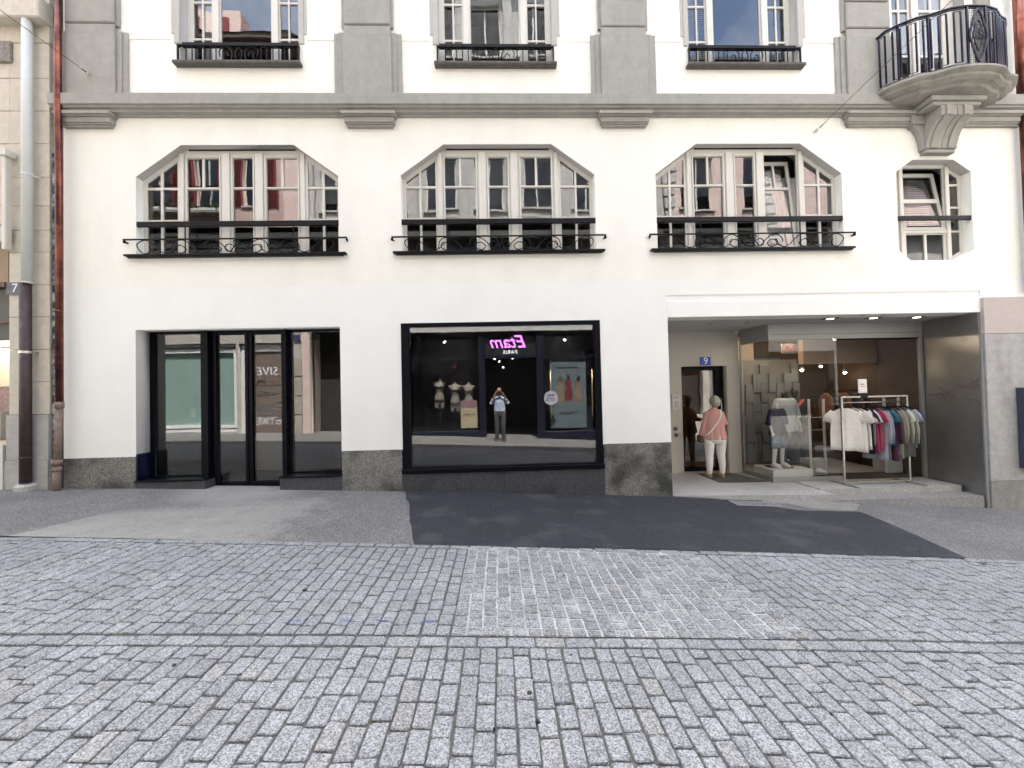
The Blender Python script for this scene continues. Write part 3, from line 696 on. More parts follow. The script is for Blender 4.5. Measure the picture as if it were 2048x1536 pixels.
# ------------------------------------------------ window railings (part: window_railing > sill, handrail, scroll_rail, scroll)
def arc(cx,cz,r,a0,a1,n=14): return [(cx+r*math.cos(R(a0+(a1-a0)*i/n)),cz+r*math.sin(R(a0+(a1-a0)*i/n))) for i in range(n+1)]
def smooth_path(P,n=6):
    out=[]
    for i in range(len(P)-1):
        p0=P[max(i-1,0)];p1=P[i];p2=P[i+1];p3=P[min(i+2,len(P)-1)]
        for k in range(n):
            t=k/n; out.append(tuple(.5*((2*p1[j])+(-p0[j]+p2[j])*t+(2*p0[j]-5*p1[j]+4*p2[j]-p3[j])*t*t+(-p0[j]+3*p1[j]-3*p2[j]+p3[j])*t**3) for j in range(len(p1))))
    out.append(tuple(P[-1])); return out
def wide_railing(c):
    rl=empty('window_railing'); rl.parent=house; y=D-.06
    s=MB(); s.cbox(c-1.745,c+1.745,D-.085,D+.13,3.895,3.925,.003); s.cbox(c-1.70,c+1.70,D-.075,D-.03,3.868,3.893,.003); s.build('sill',M['black'],rl)
    s=MB(); s.cbox(c-1.63,c+1.63,D+.005,D+.05,4.400,4.483,.004); s.box(c-.865,c-.853,D+.015,D+.03,3.93,4.404); s.box(c+.865,c+.877,D+.015,D+.03,3.93,4.404); s.build('handrail',M['black'],rl)
    s=MB(); s.tube([(c-1.74,D+.01,4.13),(c-1.77,y+.01,4.125),(c-1.765,y,4.165),(c+1.765,y,4.165),(c+1.77,y+.01,4.125),(c+1.74,D+.01,4.13)],.014,6)
    for sx in(-1,1):
        s.sphere((c+sx*1.755,y+.02,4.14),.02,n=8,m_=5)
    s.build('scroll_rail',M['black'],rl,True)
    zt,zb=4.150,3.935; zm=(zt+zb)/2; h=(zt-zb)/2
    # one half of the scroll pattern, mirrored about the window axis; x measured from the axis
    def spiral(pts,k): 
        P=[(c+k*x,y,z) for x,z in smooth_path(pts)]
        MB().tube(P,.0082,6).build('scroll',M['black'],rl,True)
    for k in(-1,1):
        # outer curl sweeping down then up into second curl
        spiral([(1.36,zm+.015),(1.345,zm-.05),(1.375,zb+.012),(1.45,zb+.005),(1.53,zm-.03),(1.55,zm+.04),(1.50,zt-.02),(1.42,zt),(1.34,zt-.035),(1.25,zm),(1.17,zb+.03),(1.09,zb+.004),(1.0,zb+.03),(.94,zb+.09),(.90,zm+.02),(.87,zm+.025),(.80,zm-.02),(.785,zb+.06),(.83,zb+.012),(.90,zb+.01),(.955,zb+.05),(.955,zm-.0),(.92,zm+.035)],k)
        spiral([(1.0,zb+.035),(.99,zm+.03),(.93,zt-.015),(.85,zt),(.77,zt-.03),(.69,zm+.01),(.61,zb+.035),(.53,zb+.004),(.44,zb+.03),(.39,zb+.09),(.36,zm+.015),(.30,zm+.02),(.245,zm-.02),(.235,zb+.06),(.275,zb+.012),(.34,zb+.01),(.40,zb+.05),(.405,zm),(.37,zm+.035)],k)
        spiral([(.50,zm-.02),(.49,zm+.04),(.43,zt-.015),(.36,zt),(.28,zt-.03),(.20,zm+.01),(.13,zb+.04),(.05,zb+.012),(-.01,zb+.05),(.045,zm+.01),(.12,zm+.035),(.165,zm),(.165,zb+.06),(.13,zb+.025),(.08,zb+.03),(.055,zb+.07),(.02,zm+.02),(.045,zm+.07),(.02,zt-.012),(0,zt-.005)] if k==1 else
               [(.50,zm-.02),(.49,zm+.04),(.43,zt-.015),(.36,zt),(.28,zt-.03),(.20,zm+.01),(.13,zb+.04),(.05,zb+.012),(-.01,zb+.05),(.045,zm+.01),(.12,zm+.035),(.165,zm),(.165,zb+.06),(.13,zb+.025),(.08,zb+.03),(.055,zb+.07),(.02,zm+.02),(.045,zm+.07),(.02,zt-.012),(0,zt-.005)],k)
for c in WX: wide_railing(c)
rl=empty('window_railing'); rl.parent=house; MB().cbox(6.90,8.255,D+.02,D+.06,4.400,4.475,.004).build('handrail',M['black'],rl)
def upper_railing(c):
    rl=empty('window_railing'); rl.parent=house; y=D-.035; hw=.965
    s=MB(); s.cbox(c-hw-.05,c+hw+.05,D-.11,D+.17,7.005,7.065,.014); s.build('sill',mat_sill,rl)
    s=MB(); s.cbox(c-hw+.02,c+hw-.02,D+.02,D+.06,7.375,7.455,.004); s.build('handrail',M['black'],rl)
    s=MB(); s.cbox(c-hw-.01,c+hw+.01,y-.02,y+.02,7.335,7.36,.003)
    for sx in(-1,1): s.box(c+sx*hw-.012,c+sx*hw+.012,y-.012,y+.012,7.065,7.335); s.box(c+sx*hw-.01,c+sx*hw+.01,y,D+.03,7.335,7.352)
    s.build('top_rail',M['black'],rl)
    xs=[.36,.455,.55,.645,.74,.835]
    for k in(-1,1):
        for i in range(0,6,2):
            a,b_=c+k*xs[i],c+k*xs[i+1]
            MB().tube([(a,y,7.075),(a,y,7.285),(a+(b_-a)*.08,y,7.318),(b_-(b_-a)*.08,y,7.318),(b_,y,7.285),(b_,y,7.075)],.009,5).build('baluster_loop',M['black'],rl)
            q=MB()
            for x in (a,b_): q.sphere((x,y,7.27),.013,n=6,m_=4); q.sphere((x,y,7.11),.013,n=6,m_=4)
            q.sphere(((a+b_)/2,y,7.327),.012,n=6,m_=4); q.build('collar',M['black'],rl)
        P=smooth_path([(.30,7.17),(.31,7.25),(.27,7.31),(.205,7.325),(.14,7.30),(.105,7.24),(.11,7.15),(.15,7.09),(.20,7.085),(.235,7.13),(.235,7.2),(.20,7.235),(.165,7.21),(.16,7.165)])
        MB().tube([(c+k*x,y,z) for x,z in P],.009,5).build('scroll',M['black'],rl,True)
        P=smooth_path([(.0,7.32),(.045,7.26),(.05,7.17),(.02,7.09),(0,7.08)]); MB().tube([(c+k*x,y,z) for x,z in P],.009,5).build('scroll',M['black'],rl,True)
mat_sill=mat('slate_sill',(.09,.085,.075),.85,bump=.003,bscale=40,var=.3,vscale=12)
for c in UPX: upper_railing(c)
# ------------------------------------------------ balcony
bal=empty('balcony'); bal.parent=house
BC=7.6
plan=[(-1.10,6.60),(-1.09,6.36),(-.98,6.22),(-.78,6.06),(-.62,6.03),(-.38,5.90),(-.15,5.855),(.15,5.855),(.38,5.90),(.62,6.03),(.78,6.06),(.98,6.22),(1.09,6.36),(1.10,6.60)]
def slab_ring(off,z,sc_=1): 
    out=[]
    for x,y in plan: d=max(0,1-(off/.75)); out.append((BC+x*(1-off/1.1),6.60-(6.60-y)*(1-off/.75),z))
    return out
rings=[slab_ring(0,6.515),slab_ring(-.03,6.49),slab_ring(-.035,6.455),slab_ring(.0,6.43),slab_ring(.03,6.415),slab_ring(.045,6.385),slab_ring(.10,6.35),slab_ring(.16,6.335),slab_ring(.19,6.30),slab_ring(.34,6.26)]
sb=MB(); n=len(plan); vs=[p for r_ in rings for p in r_]; fs=[(i*n+j,i*n+j+1,(i+1)*n+j+1,(i+1)*n+j) for i in range(len(rings)-1) for j in range(n-1)]
fs+=[tuple(range(n-1,-1,-1)),tuple(range((len(rings)-1)*n,len(rings)*n))]; sb.add(vs,fs); sb.build('balcony_slab',M['balcstone'],bal,fix=True)
cb=MB(); cb.cbox(BC-.47,BC+.47,D-.42,D+.01,6.19,6.265,.012); cb.cbox(BC-.42,BC+.42,D-.38,D+.01,6.13,6.19,.012); cb.cbox(BC-.50,BC+.50,D-.13,D+.01,5.985,6.13,.01)
cb.build('bracket_head',M['stone'],bal)
for s in(-1,1):
    pr=[]
    for i in range(13):
        t=i/12; z=6.13-.62*t; y=D-.36+.30*(1-math.cos(t*math.pi*.5))**.75 if t>.22 else D-.37; pr.append((y,z))
    pr=[(D-.37,6.128),(D-.38,6.05),(D-.37,5.975),(D-.33,5.955),(D-.27,5.91),(D-.21,5.84),(D-.165,5.75),(D-.135,5.66),(D-.12,5.60),(D-.13,5.585),(D-.12,5.565),(D+.01,5.565),(D+.01,6.128)]
    for a,b_,e in ((.005,.10,0),(.10,.20,.022),(.20,.27,0)):
        x0,x1=sorted((BC+s*a,BC+s*b_)); MB().extr([(y-e if y<D-.02 else y,z) for y,z in pr],x0,x1).build('corbel',M['stone'],bal,fix=True)
    side=[(.27,6.0),(.46,6.0),(.45,5.955),(.40,5.94),(.34,5.85),(.30,5.72),(.28,5.565),(.27,5.565)]
    MB().prism([(BC+s*x,z) for x,z in side],D-.10,D+.01).build('corbel_wing',M['stone'],bal,fix=True)
MB().cbox(BC-.255,BC+.255,D-.11,D+.01,5.50,5.56,.008).build('corbel_foot',M['stone'],bal)
rp=[(-1.03,6.52),(-1.02,6.37),(-.92,6.26),(-.74,6.13),(-.60,6.085),(-.37,5.965),(-.15,5.92),(.15,5.92),(.37,5.965),(.60,6.085),(.74,6.13),(.92,6.26),(1.02,6.37),(1.03,6.52)]
RP=[(BC+x,y) for x,y in rp]
def along(s_):
    L_=[math.dist(RP[i],RP[i+1]) for i in range(len(RP)-1)]; T_=sum(L_); d=s_*T_
    for i,l in enumerate(L_):
        if d<=l or i==len(L_)-1: t=d/l; return (RP[i][0]+(RP[i+1][0]-RP[i][0])*t,RP[i][1]+(RP[i+1][1]-RP[i][1])*t)
        d-=l
MB().tube([(x,y,7.475) for x,y in RP],[(.026,.015)]*len(RP),8).build('handrail',M['navy'],bal,True)
MB().tube([(x,y,7.44) for x,y in RP],.009,6).tube([(x,y,6.56) for x,y in RP],.010,6).build('rail_bar',M['navy'],bal,True)
for i,(x,y) in enumerate(RP):
    if i in (0,2,4,6,7,9,11,13): MB().box(x-.014,x+.014,y-.014,y+.014,6.515,7.46).build('post',M['navy'],bal)
for k in range(28):
    s_=(k+.5)/28; x,y=along(s_)
    if abs(x-BC)<.155: continue
    MB().box(x-.0095,x+.0095,y-.0095,y+.0095,6.60,7.41).build('baluster',M['navy'],bal)
    if k%2==0 and k<27:
        x2,y2=along((k+1.5)/28)
        if abs(x2-BC)>.155: MB().tube([(x,y,7.41),(x2,y2,7.41)],.006,5).tube([(x,y,6.60),(x2,y2,6.60)],.006,5).build('loop_bar',M['navy'],bal)
lt=MB()
for i in range(1,12): x=BC-.15+.3*i/12; lt.box(x-.002,x+.002,5.918,5.922,6.57,7.43)
for i in range(1,31): z=6.57+.86*i/31; lt.box(BC-.15,BC+.15,5.916,5.920,z-.002,z+.002)
lt.build('lattice_grille',M['navy'],bal)
def diamond(w_,h_,r_,nm):
    P=smooth_path([(0,h_),(w_*.45,h_*.72),(w_*.75,h_*.35),(w_,0),(w_*.75,-h_*.35),(w_*.45,-h_*.72),(0,-h_),(-w_*.45,-h_*.72),(-w_*.75,-h_*.35),(-w_,0),(-w_*.75,h_*.35),(-w_*.45,h_*.72),(0,h_)],4)[:-1]
    MB().tube([(BC+x,5.90,7.0+z) for x,z in P],r_,6,closed=True).build(nm,M['navy'],bal,True)
diamond(.14,.42,.016,'ornament_loop'); diamond(.085,.25,.012,'ornament_loop')
o=MB()
for k in range(8):
    a=k*math.pi/4+.3; o.tube([(BC,5.89,7.0),(BC+.05*math.cos(a),5.87,7.0+.07*math.sin(a)),(BC+.07*math.cos(a+.3),5.885,7.0+.1*math.sin(a+.3))],[.006,.012,.002],6)
o.sphere((BC,5.88,7.0),.02); o.build('ornament_leaf',M['navy'],bal,True)
# ------------------------------------------------ left shopfront
lf=empty('left_shopfront'); lf.parent=house
Y1=D+.25
fr=flat_with_holes([(-5.81,.29),(-4.90,.29),(-4.90,.04),(-3.56,.04),(-3.56,.29),(-2.58,.29),(-2.58,2.73),(-5.81,2.73)],
 [rect(-5.735,-4.965,.335,2.70),rect(-4.715,-4.235,.20,2.66),rect(-4.15,-3.635,.20,2.66),rect(-3.515,-2.68,.335,2.70)],.07,'frame'); fr.materials.clear(); fr.materials.append(M['anth']); link('frame',fr,lf,(0,Y1,0))
for q in (rect(-5.735,-4.965,.335,2.70),rect(-3.515,-2.68,.335,2.70)): pane(q,Y1+.03,lf,M['shopglass'],.008)
for x0,x1 in ((-4.77,-4.20),(-4.18,-3.60)):
    d_=MB(); d_.cbox(x0,x0+.05,Y1-.02,Y1-.001,.06,2.72,.004); d_.cbox(x1-.05,x1,Y1-.02,Y1-.001,.06,2.72,.004); d_.cbox(x0+.051,x1-.051,Y1-.02,Y1-.001,.06,.19,.004); d_.build('door_leaf',M['anth'],lf)
for q in (rect(-4.715,-4.235,.20,2.66),rect(-4.15,-3.635,.20,2.66)): pane(q,Y1+.03,lf,M['shopglass'],.008)
for x0,x1 in ((-4.915,-4.80),(-3.60,-3.53)): MB().cbox(x0,x1,Y1-.10,Y1-.001,.05,2.72,.005).build('door_post',M['anth'],lf)
for x0,x1 in ((-5.83,-4.735),(-3.57,-2.565)): MB().cbox(x0,x1,D-.035,Y1-.001,.287,.312,.004).build('metal_sill',M['anth'],lf)
MB().prism([(-5.812,.31),(-5.79,.31),(-5.79,.72),(-5.812,.735)],D-.008,Y1-.002).build('jamb_plate',M['navy'],lf,fix=True)
MB().cbox(-4.90,-3.57,D+.12,Y1-.022,.02,.055,.003).build('threshold',M['concrete'],lf)
MB().box(-5.05,-4.2,8.3,8.34,.11,2.9).build('interior_partition',M['roomlight'],lf)
MB().cbox(-5.55,-5.47,Y1+.5,Y1+.55,1.25,1.42,.004).build('switch_plate',M['alu'],lf)
# ------------------------------------------------ middle shopfront
mf=empty('middle_shopfront'); mf.parent=house; Y2=D-.012
fr=flat_with_holes(rect(-1.588,1.700,.375,2.757),[rect(-1.465,1.605,.385,2.70)],.09,'frame'); fr.materials.clear(); fr.materials.append(M['anth']); link('frame',fr,mf,(0,Y2,0))
pane(rect(-1.465,1.605,.385,2.70),Y2+.065,mf,M['shopglass'],.008)
MB().cbox(-1.60,1.712,D-.055,D+.25,.302,.374,.005).build('metal_sill',M['anth'],mf)
MB().box(-1.60,-1.47,Y2+.12,D+.3,.37,2.75).build('inner_jamb',M['anth'],mf); MB().box(1.61,1.70,Y2+.12,D+.3,.37,2.75).build('inner_jamb',M['anth'],mf)
# ------------------------------------------------ entrance recess
en=empty('entrance_recess'); en.parent=house
def fz(x): return -.2-.0215*(x-2.85)
f_=MB()
def slab(poly,zt,nm,m_,th=.3):
    n=len(poly); vs=[(x,y,zt(x)) for x,y in poly]+[(x,y,zt(x)-th) for x,y in poly]
    o=MB().add(vs,[tuple(range(n)),tuple(range(2*n-1,n-1,-1))]+[(i,i+n,(i+1)%n+n,(i+1)%n) for i in range(n)]).build(nm,m_,en,fix=True); return o
xs_=[2.85,3.75,4.65,5.62]
slab([(2.85,D+.03),(5.62,D-.005),(5.62,9.99),(2.85,9.99)],fz,'floor_slab',M['platform'])
slab([(5.63,D+.31),(8.18,D+.29),(8.26,9.99),(5.63,9.99)],lambda x:-.247,'upper_step',M['platform'],.4)
slab([(5.55,D-.01),(8.22,D-.01),(8.26,D+.305),(5.55,D+.315)],lambda x:-.352-.004*(x-5.6),'lower_step',granite('shaded_step_granite',(.19,.188,.18),(.36,.355,.34),140,.3,.85),.5)  # lower step darkened in its colour, standing in for missing shade
MB().box(2.6,3.0,D+.35,8.45,-.5,2.78).build('side_wall',M['beige'],en)
bw=flat_with_holes(rect(2.85,5.17,-.35,2.80),[rect(3.91,4.90,-.35,2.055)],.22,'back_wall'); bw.materials.clear(); bw.materials.append(M['beige']); link('back_wall',bw,en,(0,8.45,0))
MB().box(2.85,8.30,D+.33,8.60,2.782,2.99).build('soffit',mat('grey_soffit',(.42,.42,.41),.8),en)
MB().cbox(8.262,8.30,D+.0,7.54,-.6,2.78,.003).build('steel_panel',M['steel'],en)
dr=empty('door'); dr.parent=en
fr=flat_with_holes(rect(3.90,4.91,-.22,2.06),[rect(3.955,4.725,-.13,1.965)],.06,'door_frame'); fr.materials.clear(); fr.materials.append(M['anth'])
fo=link('door_frame',fr,en,(0,8.60,0))
pane(rect(3.955,4.725,-.13,1.965),8.63,en,glass('door_glass',.55,.12,color=(.5,.4,.3)),.01,'door_pane')
MB().tube([(4.81,8.575,.72),(4.81,8.53,.74),(4.81,8.53,1.36),(4.81,8.575,1.38)],.012,8).build('door_handle',M['chrome'],en,True)
bpy.data.objects.remove(dr)
MB().box(3.0,5.4,9.9,9.95,-.3,2.7).box(3.0,3.05,8.7,9.9,-.3,2.7).build('hall_wall',M['wood'],en)
# ceiling spots of the recess: one round, three square
for (x,y) in ((3.95,7.3),(4.62,7.25)): MB().loft([((x,y,2.770),.05,.05),((x,y,2.7815),.055,.055)],14).build('ceiling_spot',M['alu'],en)
for (x,y) in ((5.95,6.95),(6.75,6.95),(7.55,6.95)):
    MB().cbox(x-.11,x+.11,y-.07,y+.07,2.772,2.7815,.003).build('ceiling_spot',M['anth'],en)
    MB().box(x-.045,x+.045,y-.035,y+.035,2.766,2.7718).build('spot_lens',emis('spot_lens',(1,.86,.65),1.6),en)
o=MB().sphere((5.06,8.3,2.755),.035); o.build('motion_sensor',M['frame'],en,True)
# shop display front
GY=7.52
MB().cbox(5.19,8.26,GY-.01,GY+.05,2.48,2.781,.004).cbox(5.19,5.24,GY+.051,8.44,2.48,2.781,.004).build('bulkhead',mat('grey_bulkhead',(.33,.33,.32),.5,metal=.3),en)
MB().box(5.24,8.26,GY-.013,GY-.0095,2.575,2.580).build('bulkhead_joint',M['anth'],en)
MB().cbox(5.19,6.56,GY-.012,GY+.04,-.26,-.165,.004).cbox(5.19,5.23,GY+.041,8.44,-.26,-.165,.004).build('base_channel',M['alu'],en)
pane(rect(5.205,6.545,-.165,2.48),GY,en,M['clearglass'],.010,'display_pane')
MB().box(5.200,5.210,GY+.012,8.44,-.165,2.48).build('display_pane',M['clearglass'],en)
MB().cbox(5.188,5.228,8.40,8.445,-.2,2.48,.003).build('glass_channel',M['alu'],en)
pane(rect(7.35,8.18,-.24,2.47),GY+.02,en,M['clearglass'],.010,'glass_door')
MB().cbox(8.19,8.255,GY-.02,GY+.04,-.26,2.479,.004).build('glass_channel',M['alu'],en)
MB().cbox(6.50,6.545,GY-.006,GY+.017,2.44,2.48,.003).build('glass_clamp',M['chrome'],en)
MB().cbox(6.555,8.18,GY,GY+.03,2.45,2.479,.003).build('door_track',M['anth'],en)
# shop interior shell
sh=MB(); sh.box(5.15,8.95,10.0,10.15,-.4,2.99); sh.box(8.31,8.9,7.6,9.99,-.4,2.99); sh.build('shop_wall',mat('brown_shop_wall',(.055,.036,.028),.8,var=.2,vscale=1.5),en)
MB().box(5.25,8.30,8.61,9.98,2.72,2.99).build('shop_ceiling',mat('shop_ceiling',(.30,.22,.16),.9),en)
MB().box(5.26,8.29,GY+.06,8.59,2.66,2.775).build('shop_ceiling',bpy.data.materials['shop_ceiling'],en)
MB().cbox(6.6,8.25,8.45,8.60,2.05,2.65,.004).build('inner_bulkhead',mat('tan_bulkhead',(.22,.17,.135),.8),en)
MB().cbox(6.4,8.2,7.56,8.1,-.246,-.238,.002).build('door_mat',M['dark'],en)
MB().cbox(6.30,7.1,9.85,9.95,.2,2.3,.01).build('teal_panel',mat('teal_panel',(.01,.09,.10),.6),en)
MB().cbox(5.26,6.2,9.50,9.98,-.2,2.71,.01).build('wall_return',mat('pale_return',(.42,.36,.28),.8),en)
# ------------------------------------------------ grey stone pier at the right
pr=empty('stone_pier'); pr.parent=house
MB().cbox(8.302,9.30,D-.055,D+.3,-.1,2.40,.004).build('pier_stone',M['concrete'],pr)
MB().cbox(8.300,9.30,D-.060,D+.3,2.403,3.025,.004).build('pier_stone',M['pinkconc'],pr)
MB().cbox(8.303,9.30,D-.052,D+.3,-1.0,-.103,.004).build('pier_stone',add_streaks(mat('damp_concrete',(.24,.235,.22),.9,bump=.004,bscale=25,var=.15,vscale=9),.2,4,1),pr)
MB().cbox(8.255,8.299,D-.03,D-.002,-.9,2.40,.002).build('pier_edge',add_streaks(mat('pier_edge_grey',(.23,.23,.225),.9,var=.1),.3),pr)
MB().cbox(8.80,9.2,D-.19,D-.06,.11,1.47,.006).build('wall_box',mat('blue_grey_box',(.035,.04,.07),.5),pr)

sm=MB(); rg_=random.Random(21)
for k in range(9):
    y0=D+rg_.uniform(.1,.7); z0=1.5+rg_.uniform(-.28,.30); n_=6
    P=smooth_path([(8.2605,y0+(.06*i)*(1 if k%2 else -1),z0+rg_.uniform(-.05,.05)) for i in range(n_)],4)
    P=[(8.2605,min(max(p[1],D+.03),7.45),p[2]) for p in P]; sm.tube(P,[(.0015,.014)]*len(P),5)
sm.build('scuff_marks',mat('dark_scuff',(.12,.10,.09),.6),en)
# ---------------------------------------------------------------- house number plates and small wall things
hn=empty('house_number',(4.44,8.43,2.158),'blue enamel plate reading 9 above the recessed entrance door','sign')
MB().cbox(-.112,.112,-.004,.019,-.088,.088,.003).build('plate',mat('blue_enamel',(.008,.05,.45),.3),hn)
lettering('9',.20,(0,-.007,-.002),mat('white_enamel',(.85,.85,.85),.4),hn,depth=.003)
ic=empty('intercom',(3.765,8.44,1.30),'pale intercom panel with small screen left of the entrance door','intercom')
MB().cbox(-.085,.085,-.03,.01,-.17,.17,.006).build('plate',M['frame'],ic); MB().box(-.055,.055,-.034,-.0305,.06,.13).build('screen',M['alu'],ic)
for k in range(3): MB().cbox(-.05,.05,-.035,-.0305,-.02-.045*k,.012-.045*k,.002).build('button',M['alu'],ic)
ke=empty('key_switch',(3.745,8.448,.73),'round metal key switch below the intercom, the upper of two','switch'); MB().tube([(0,.0,0),(0,-.02,0)],.045,16).build('rim',M['alu'],ke,True); MB().tube([(0,-.0195,0),(0,-.026,0)],.02,10).build('core',M['dark'],ke,True)
k2=copy_tree(ke); k2.location=(3.75,8.448,.60); k2['label']='round metal key switch below the intercom, the lower of two'; ke['group']=k2['group']='key switches beside the door'
# ---------------------------------------------------------------- drainpipes
def pipe(mb,x,y,z0,z1,r,n=16): return mb.tube([(x,y,z0),(x,y,z1)],r,n)
cp=empty('drainpipe',(-6.93,6.45,0),'bright copper downpipe at the left corner of the white building, ending in brown cast iron','drainpipe')
b=MB(); b.tube([(-6.845,6.44,8.9),(-6.845,6.44,7.0),(-6.845,6.44,6.2),(-6.85,6.46,5.2),(-6.86,6.47,1.55)],.046,16); b.build('copper_pipe',M['copper'],cp,True)
b=MB()
for z in (5.93,3.0): b.tube([(-6.85,6.45,z),(-6.85,6.45,z+.03)],.051,16)
b.build('pipe_ring',M['copper'],cp,True)
b=MB(); b.tube([(-6.86,6.47,1.60),(-6.86,6.47,1.50)],.054,14); b.build('collar',M['castiron'],cp,True)
b=MB(); b.tube([(-6.86,6.47,1.5),(-6.885,6.46,.6)],[.038,.047],14).tube([(-6.887,6.46,.70),(-6.887,6.46,.62)],.063,14).tube([(-6.887,6.46,.57),(-6.887,6.46,.52)],.058,14).tube([(-6.887,6.46,.6),(-6.887,6.45,.15)],.050,14); b.build('cast_iron_foot',M['castiron'],cp,True)
c2=empty('drainpipe',(9.17,6.42,0),'copper downpipe beside the balcony at the right edge','drainpipe')
pipe(MB(),9.06,6.46,6.50,8.9,.07).build('copper_pipe',M['copper'],c2,True); c2.location=(0,0,0); cp.location=(0,0,0)
pipe(MB(),9.12,6.50,3.1,6.15,.06).build('lower_pipe',M['copper'],c2,True)
wp=empty('drainpipe',(0,0,0),'wide grey painted downpipe turning dark brown below, on the beige wall numbered 7','drainpipe')
pipe(MB(),-7.31,6.44,3.47,8.9,.066).build('upper_pipe',M['paintpipe'],wp,True)
pipe(MB(),-7.31,6.44,3.455,3.47,.072).tube([(-7.31,6.44,5.14),(-7.31,6.44,5.17)],.072,16).tube([(-7.25,6.44,5.155),(-7.15,6.5,5.13)],.012,6).build('pipe_ring',M['paintpipe'],wp,True)
pipe(MB(),-7.335,6.44,.36,3.45,.068).build('iron_pipe',M['iron'],wp,True)
pipe(MB(),-7.335,6.44,2.36,2.40,.074).box(-7.27,-7.24,6.42,6.53,2.365,2.395).build('clamp',M['chrome'],wp)
pipe(MB(),-7.335,6.44,.74,.765,.074).build('clamp',M['iron'],wp)
MB().cbox(-7.44,-7.23,6.34,6.58,.10,.34,.03).build('base_block',M['ashlargrey'],wp)
# seam between the two houses
MB().box(-7.07,-6.935,6.60,6.75,-.3,12.5).build('seam_back',M['dark'],house)
# ---------------------------------------------------------------- neighbour on the left, number 7
nb=empty('beige_stone_building',(0,0,0),'beige ashlar building numbered 7 with a shop window at the left edge','building')
jz=[1.41,1.92,2.43,2.95,3.46,3.98,4.33,4.72,5.18,5.72,6.25,6.78,7.35]
for z0,z1 in zip(jz,jz[1:]): MB().cbox(-7.70,-7.085,6.54,6.9,z0+.003,z1-.003,.004).build('stone',M['ashlar'],nb)
MB().cbox(-7.725,-7.085,6.52,6.9,.70,1.405,.004).build('stone',M['ashlargrey'],nb); MB().cbox(-7.745,-7.085,6.515,6.9,-.1,.697,.004).build('stone',M['ashlargrey'],nb)
MB().box(-7.83,-7.75,6.50,6.7,.1,.95).build('door_edge',M['frame'],nb)
MB().cbox(-7.084,-7.005,6.56,6.7,-.2,5.6,.02).build('tarred_edge',M['tar'],nb)
MB().cbox(-7.084,-7.02,6.60,6.7,5.6,12,.004).build('corner_strip',M['ashlargrey'],nb)
for z0,z1 in ((7.36,7.75),(8.0,8.6),(8.61,9.2),(9.21,10),(10.01,12.6)): MB().cbox(-9.2,-7.085,6.54,6.9,z0,z1,.004).build('stone',M['ashlar'],nb)
MB().cbox(-9.2,-7.07,6.36,6.6,7.62,7.99,.02).build('ledge',M['ashlar'],nb)
for z0,z1 in ((4.43,4.72),(4.725,5.18),(5.185,5.72),(5.725,6.25),(6.255,6.78),(6.785,7.35)): MB().cbox(-9.2,-7.705,6.545,6.9,z0+.003,z1-.003,.004).build('stone',M['ashlar'],nb)
MB().cbox(-8.05,-7.64,6.50,6.56,7.02,7.36,.01).build('relief_panel',mat('mossy_panel',(.22,.20,.18),.9,var=.4,vscale=20),nb)
MB().cbox(-9.2,-7.66,6.44,6.6,4.12,4.36,.02).build('ledge',M['ashlar'],nb)
MB().cbox(-7.66,-7.60,6.40,6.5,3.98,5.45,.01).build('cable_duct',M['frame'],nb); MB().cbox(-7.68,-7.56,6.36,6.52,5.44,5.55,.01).build('cable_duct',M['frame'],nb)
MB().cbox(-9.2,-7.725,6.55,6.7,3.50,4.1,.004).build('shop_fascia',mat('tan_fascia',(.30,.22,.145),.8),nb)
MB().cbox(-9.2,-7.725,6.50,6.62,3.42,3.50,.004).build('shop_rail',M['wood'],nb)
MB().cbox(-9.2,-7.725,6.60,6.7,2.6,3.41,.004).build('shop_soffit',mat('greybrown',(.12,.115,.105),.8),nb); MB().cbox(-9.2,-7.725,6.56,6.6,2.86,2.9,.004).build('shop_rail',M['wood'],nb)
pane(rect(-9.2,-7.73,.95,2.58),6.66,nb,M['clearglass'],.01,'shop_pane')
MB().box(-9.2,-7.2,6.95,12.9,2.65,2.7).build('shop_lamp_field',emis('shop_lamp',(1,.93,.75),1.1),nb)
MB().box(-9.2,-7.7,7.6,7.65,1.9,2.6).build('poster_wall',mat('bright_wall',(.8,.76,.6),.8),nb); MB().box(-9.2,-7.7,7.55,7.59,1.45,1.88).build('patterned_display',mat('flower_print',(.25,.12,.13),.8,var=.8,vscale=30),nb)
MB().box(-9.2,-7.7,7.7,7.8,0,3).build('back_wall',M['wood'],nb)
MB().cbox(-9.2,-7.75,6.58,7.5,.55,.93,.01).build('display_plinth',mat('warm_plinth',(.5,.42,.32),.8),nb); MB().cbox(-9.2,-7.83,6.50,7.5,.12,.22,.01).build('shop_step',mat('red_tile',(.25,.13,.10),.7),nb)
b=MB(); b.box(-24,-9.21,6.6,14,-.5,12.6); b.box(-9.2,-7.09,6.95,14,3.0,12.6); b.box(-9.2,-7.09,7.9,14,-.5,3.0); b.build('building_body',M['ashlar'],nb)  # far block is unseen, extended for light and shadow
n7=empty('house_number',(-7.622,6.535,3.40),'weathered slate plate with a white figure 7 beside the brown pipe','sign')
MB().cbox(-.115,.10,-.012,.004,-.10,.10,.003).build('plate',mat('slate_plate',(.13,.14,.16),.7,var=.3,vscale=15),n7)
lettering('7',.20,(.03,-.016,0),mat('chalk_white',(.8,.8,.8),.6),n7,depth=.003)
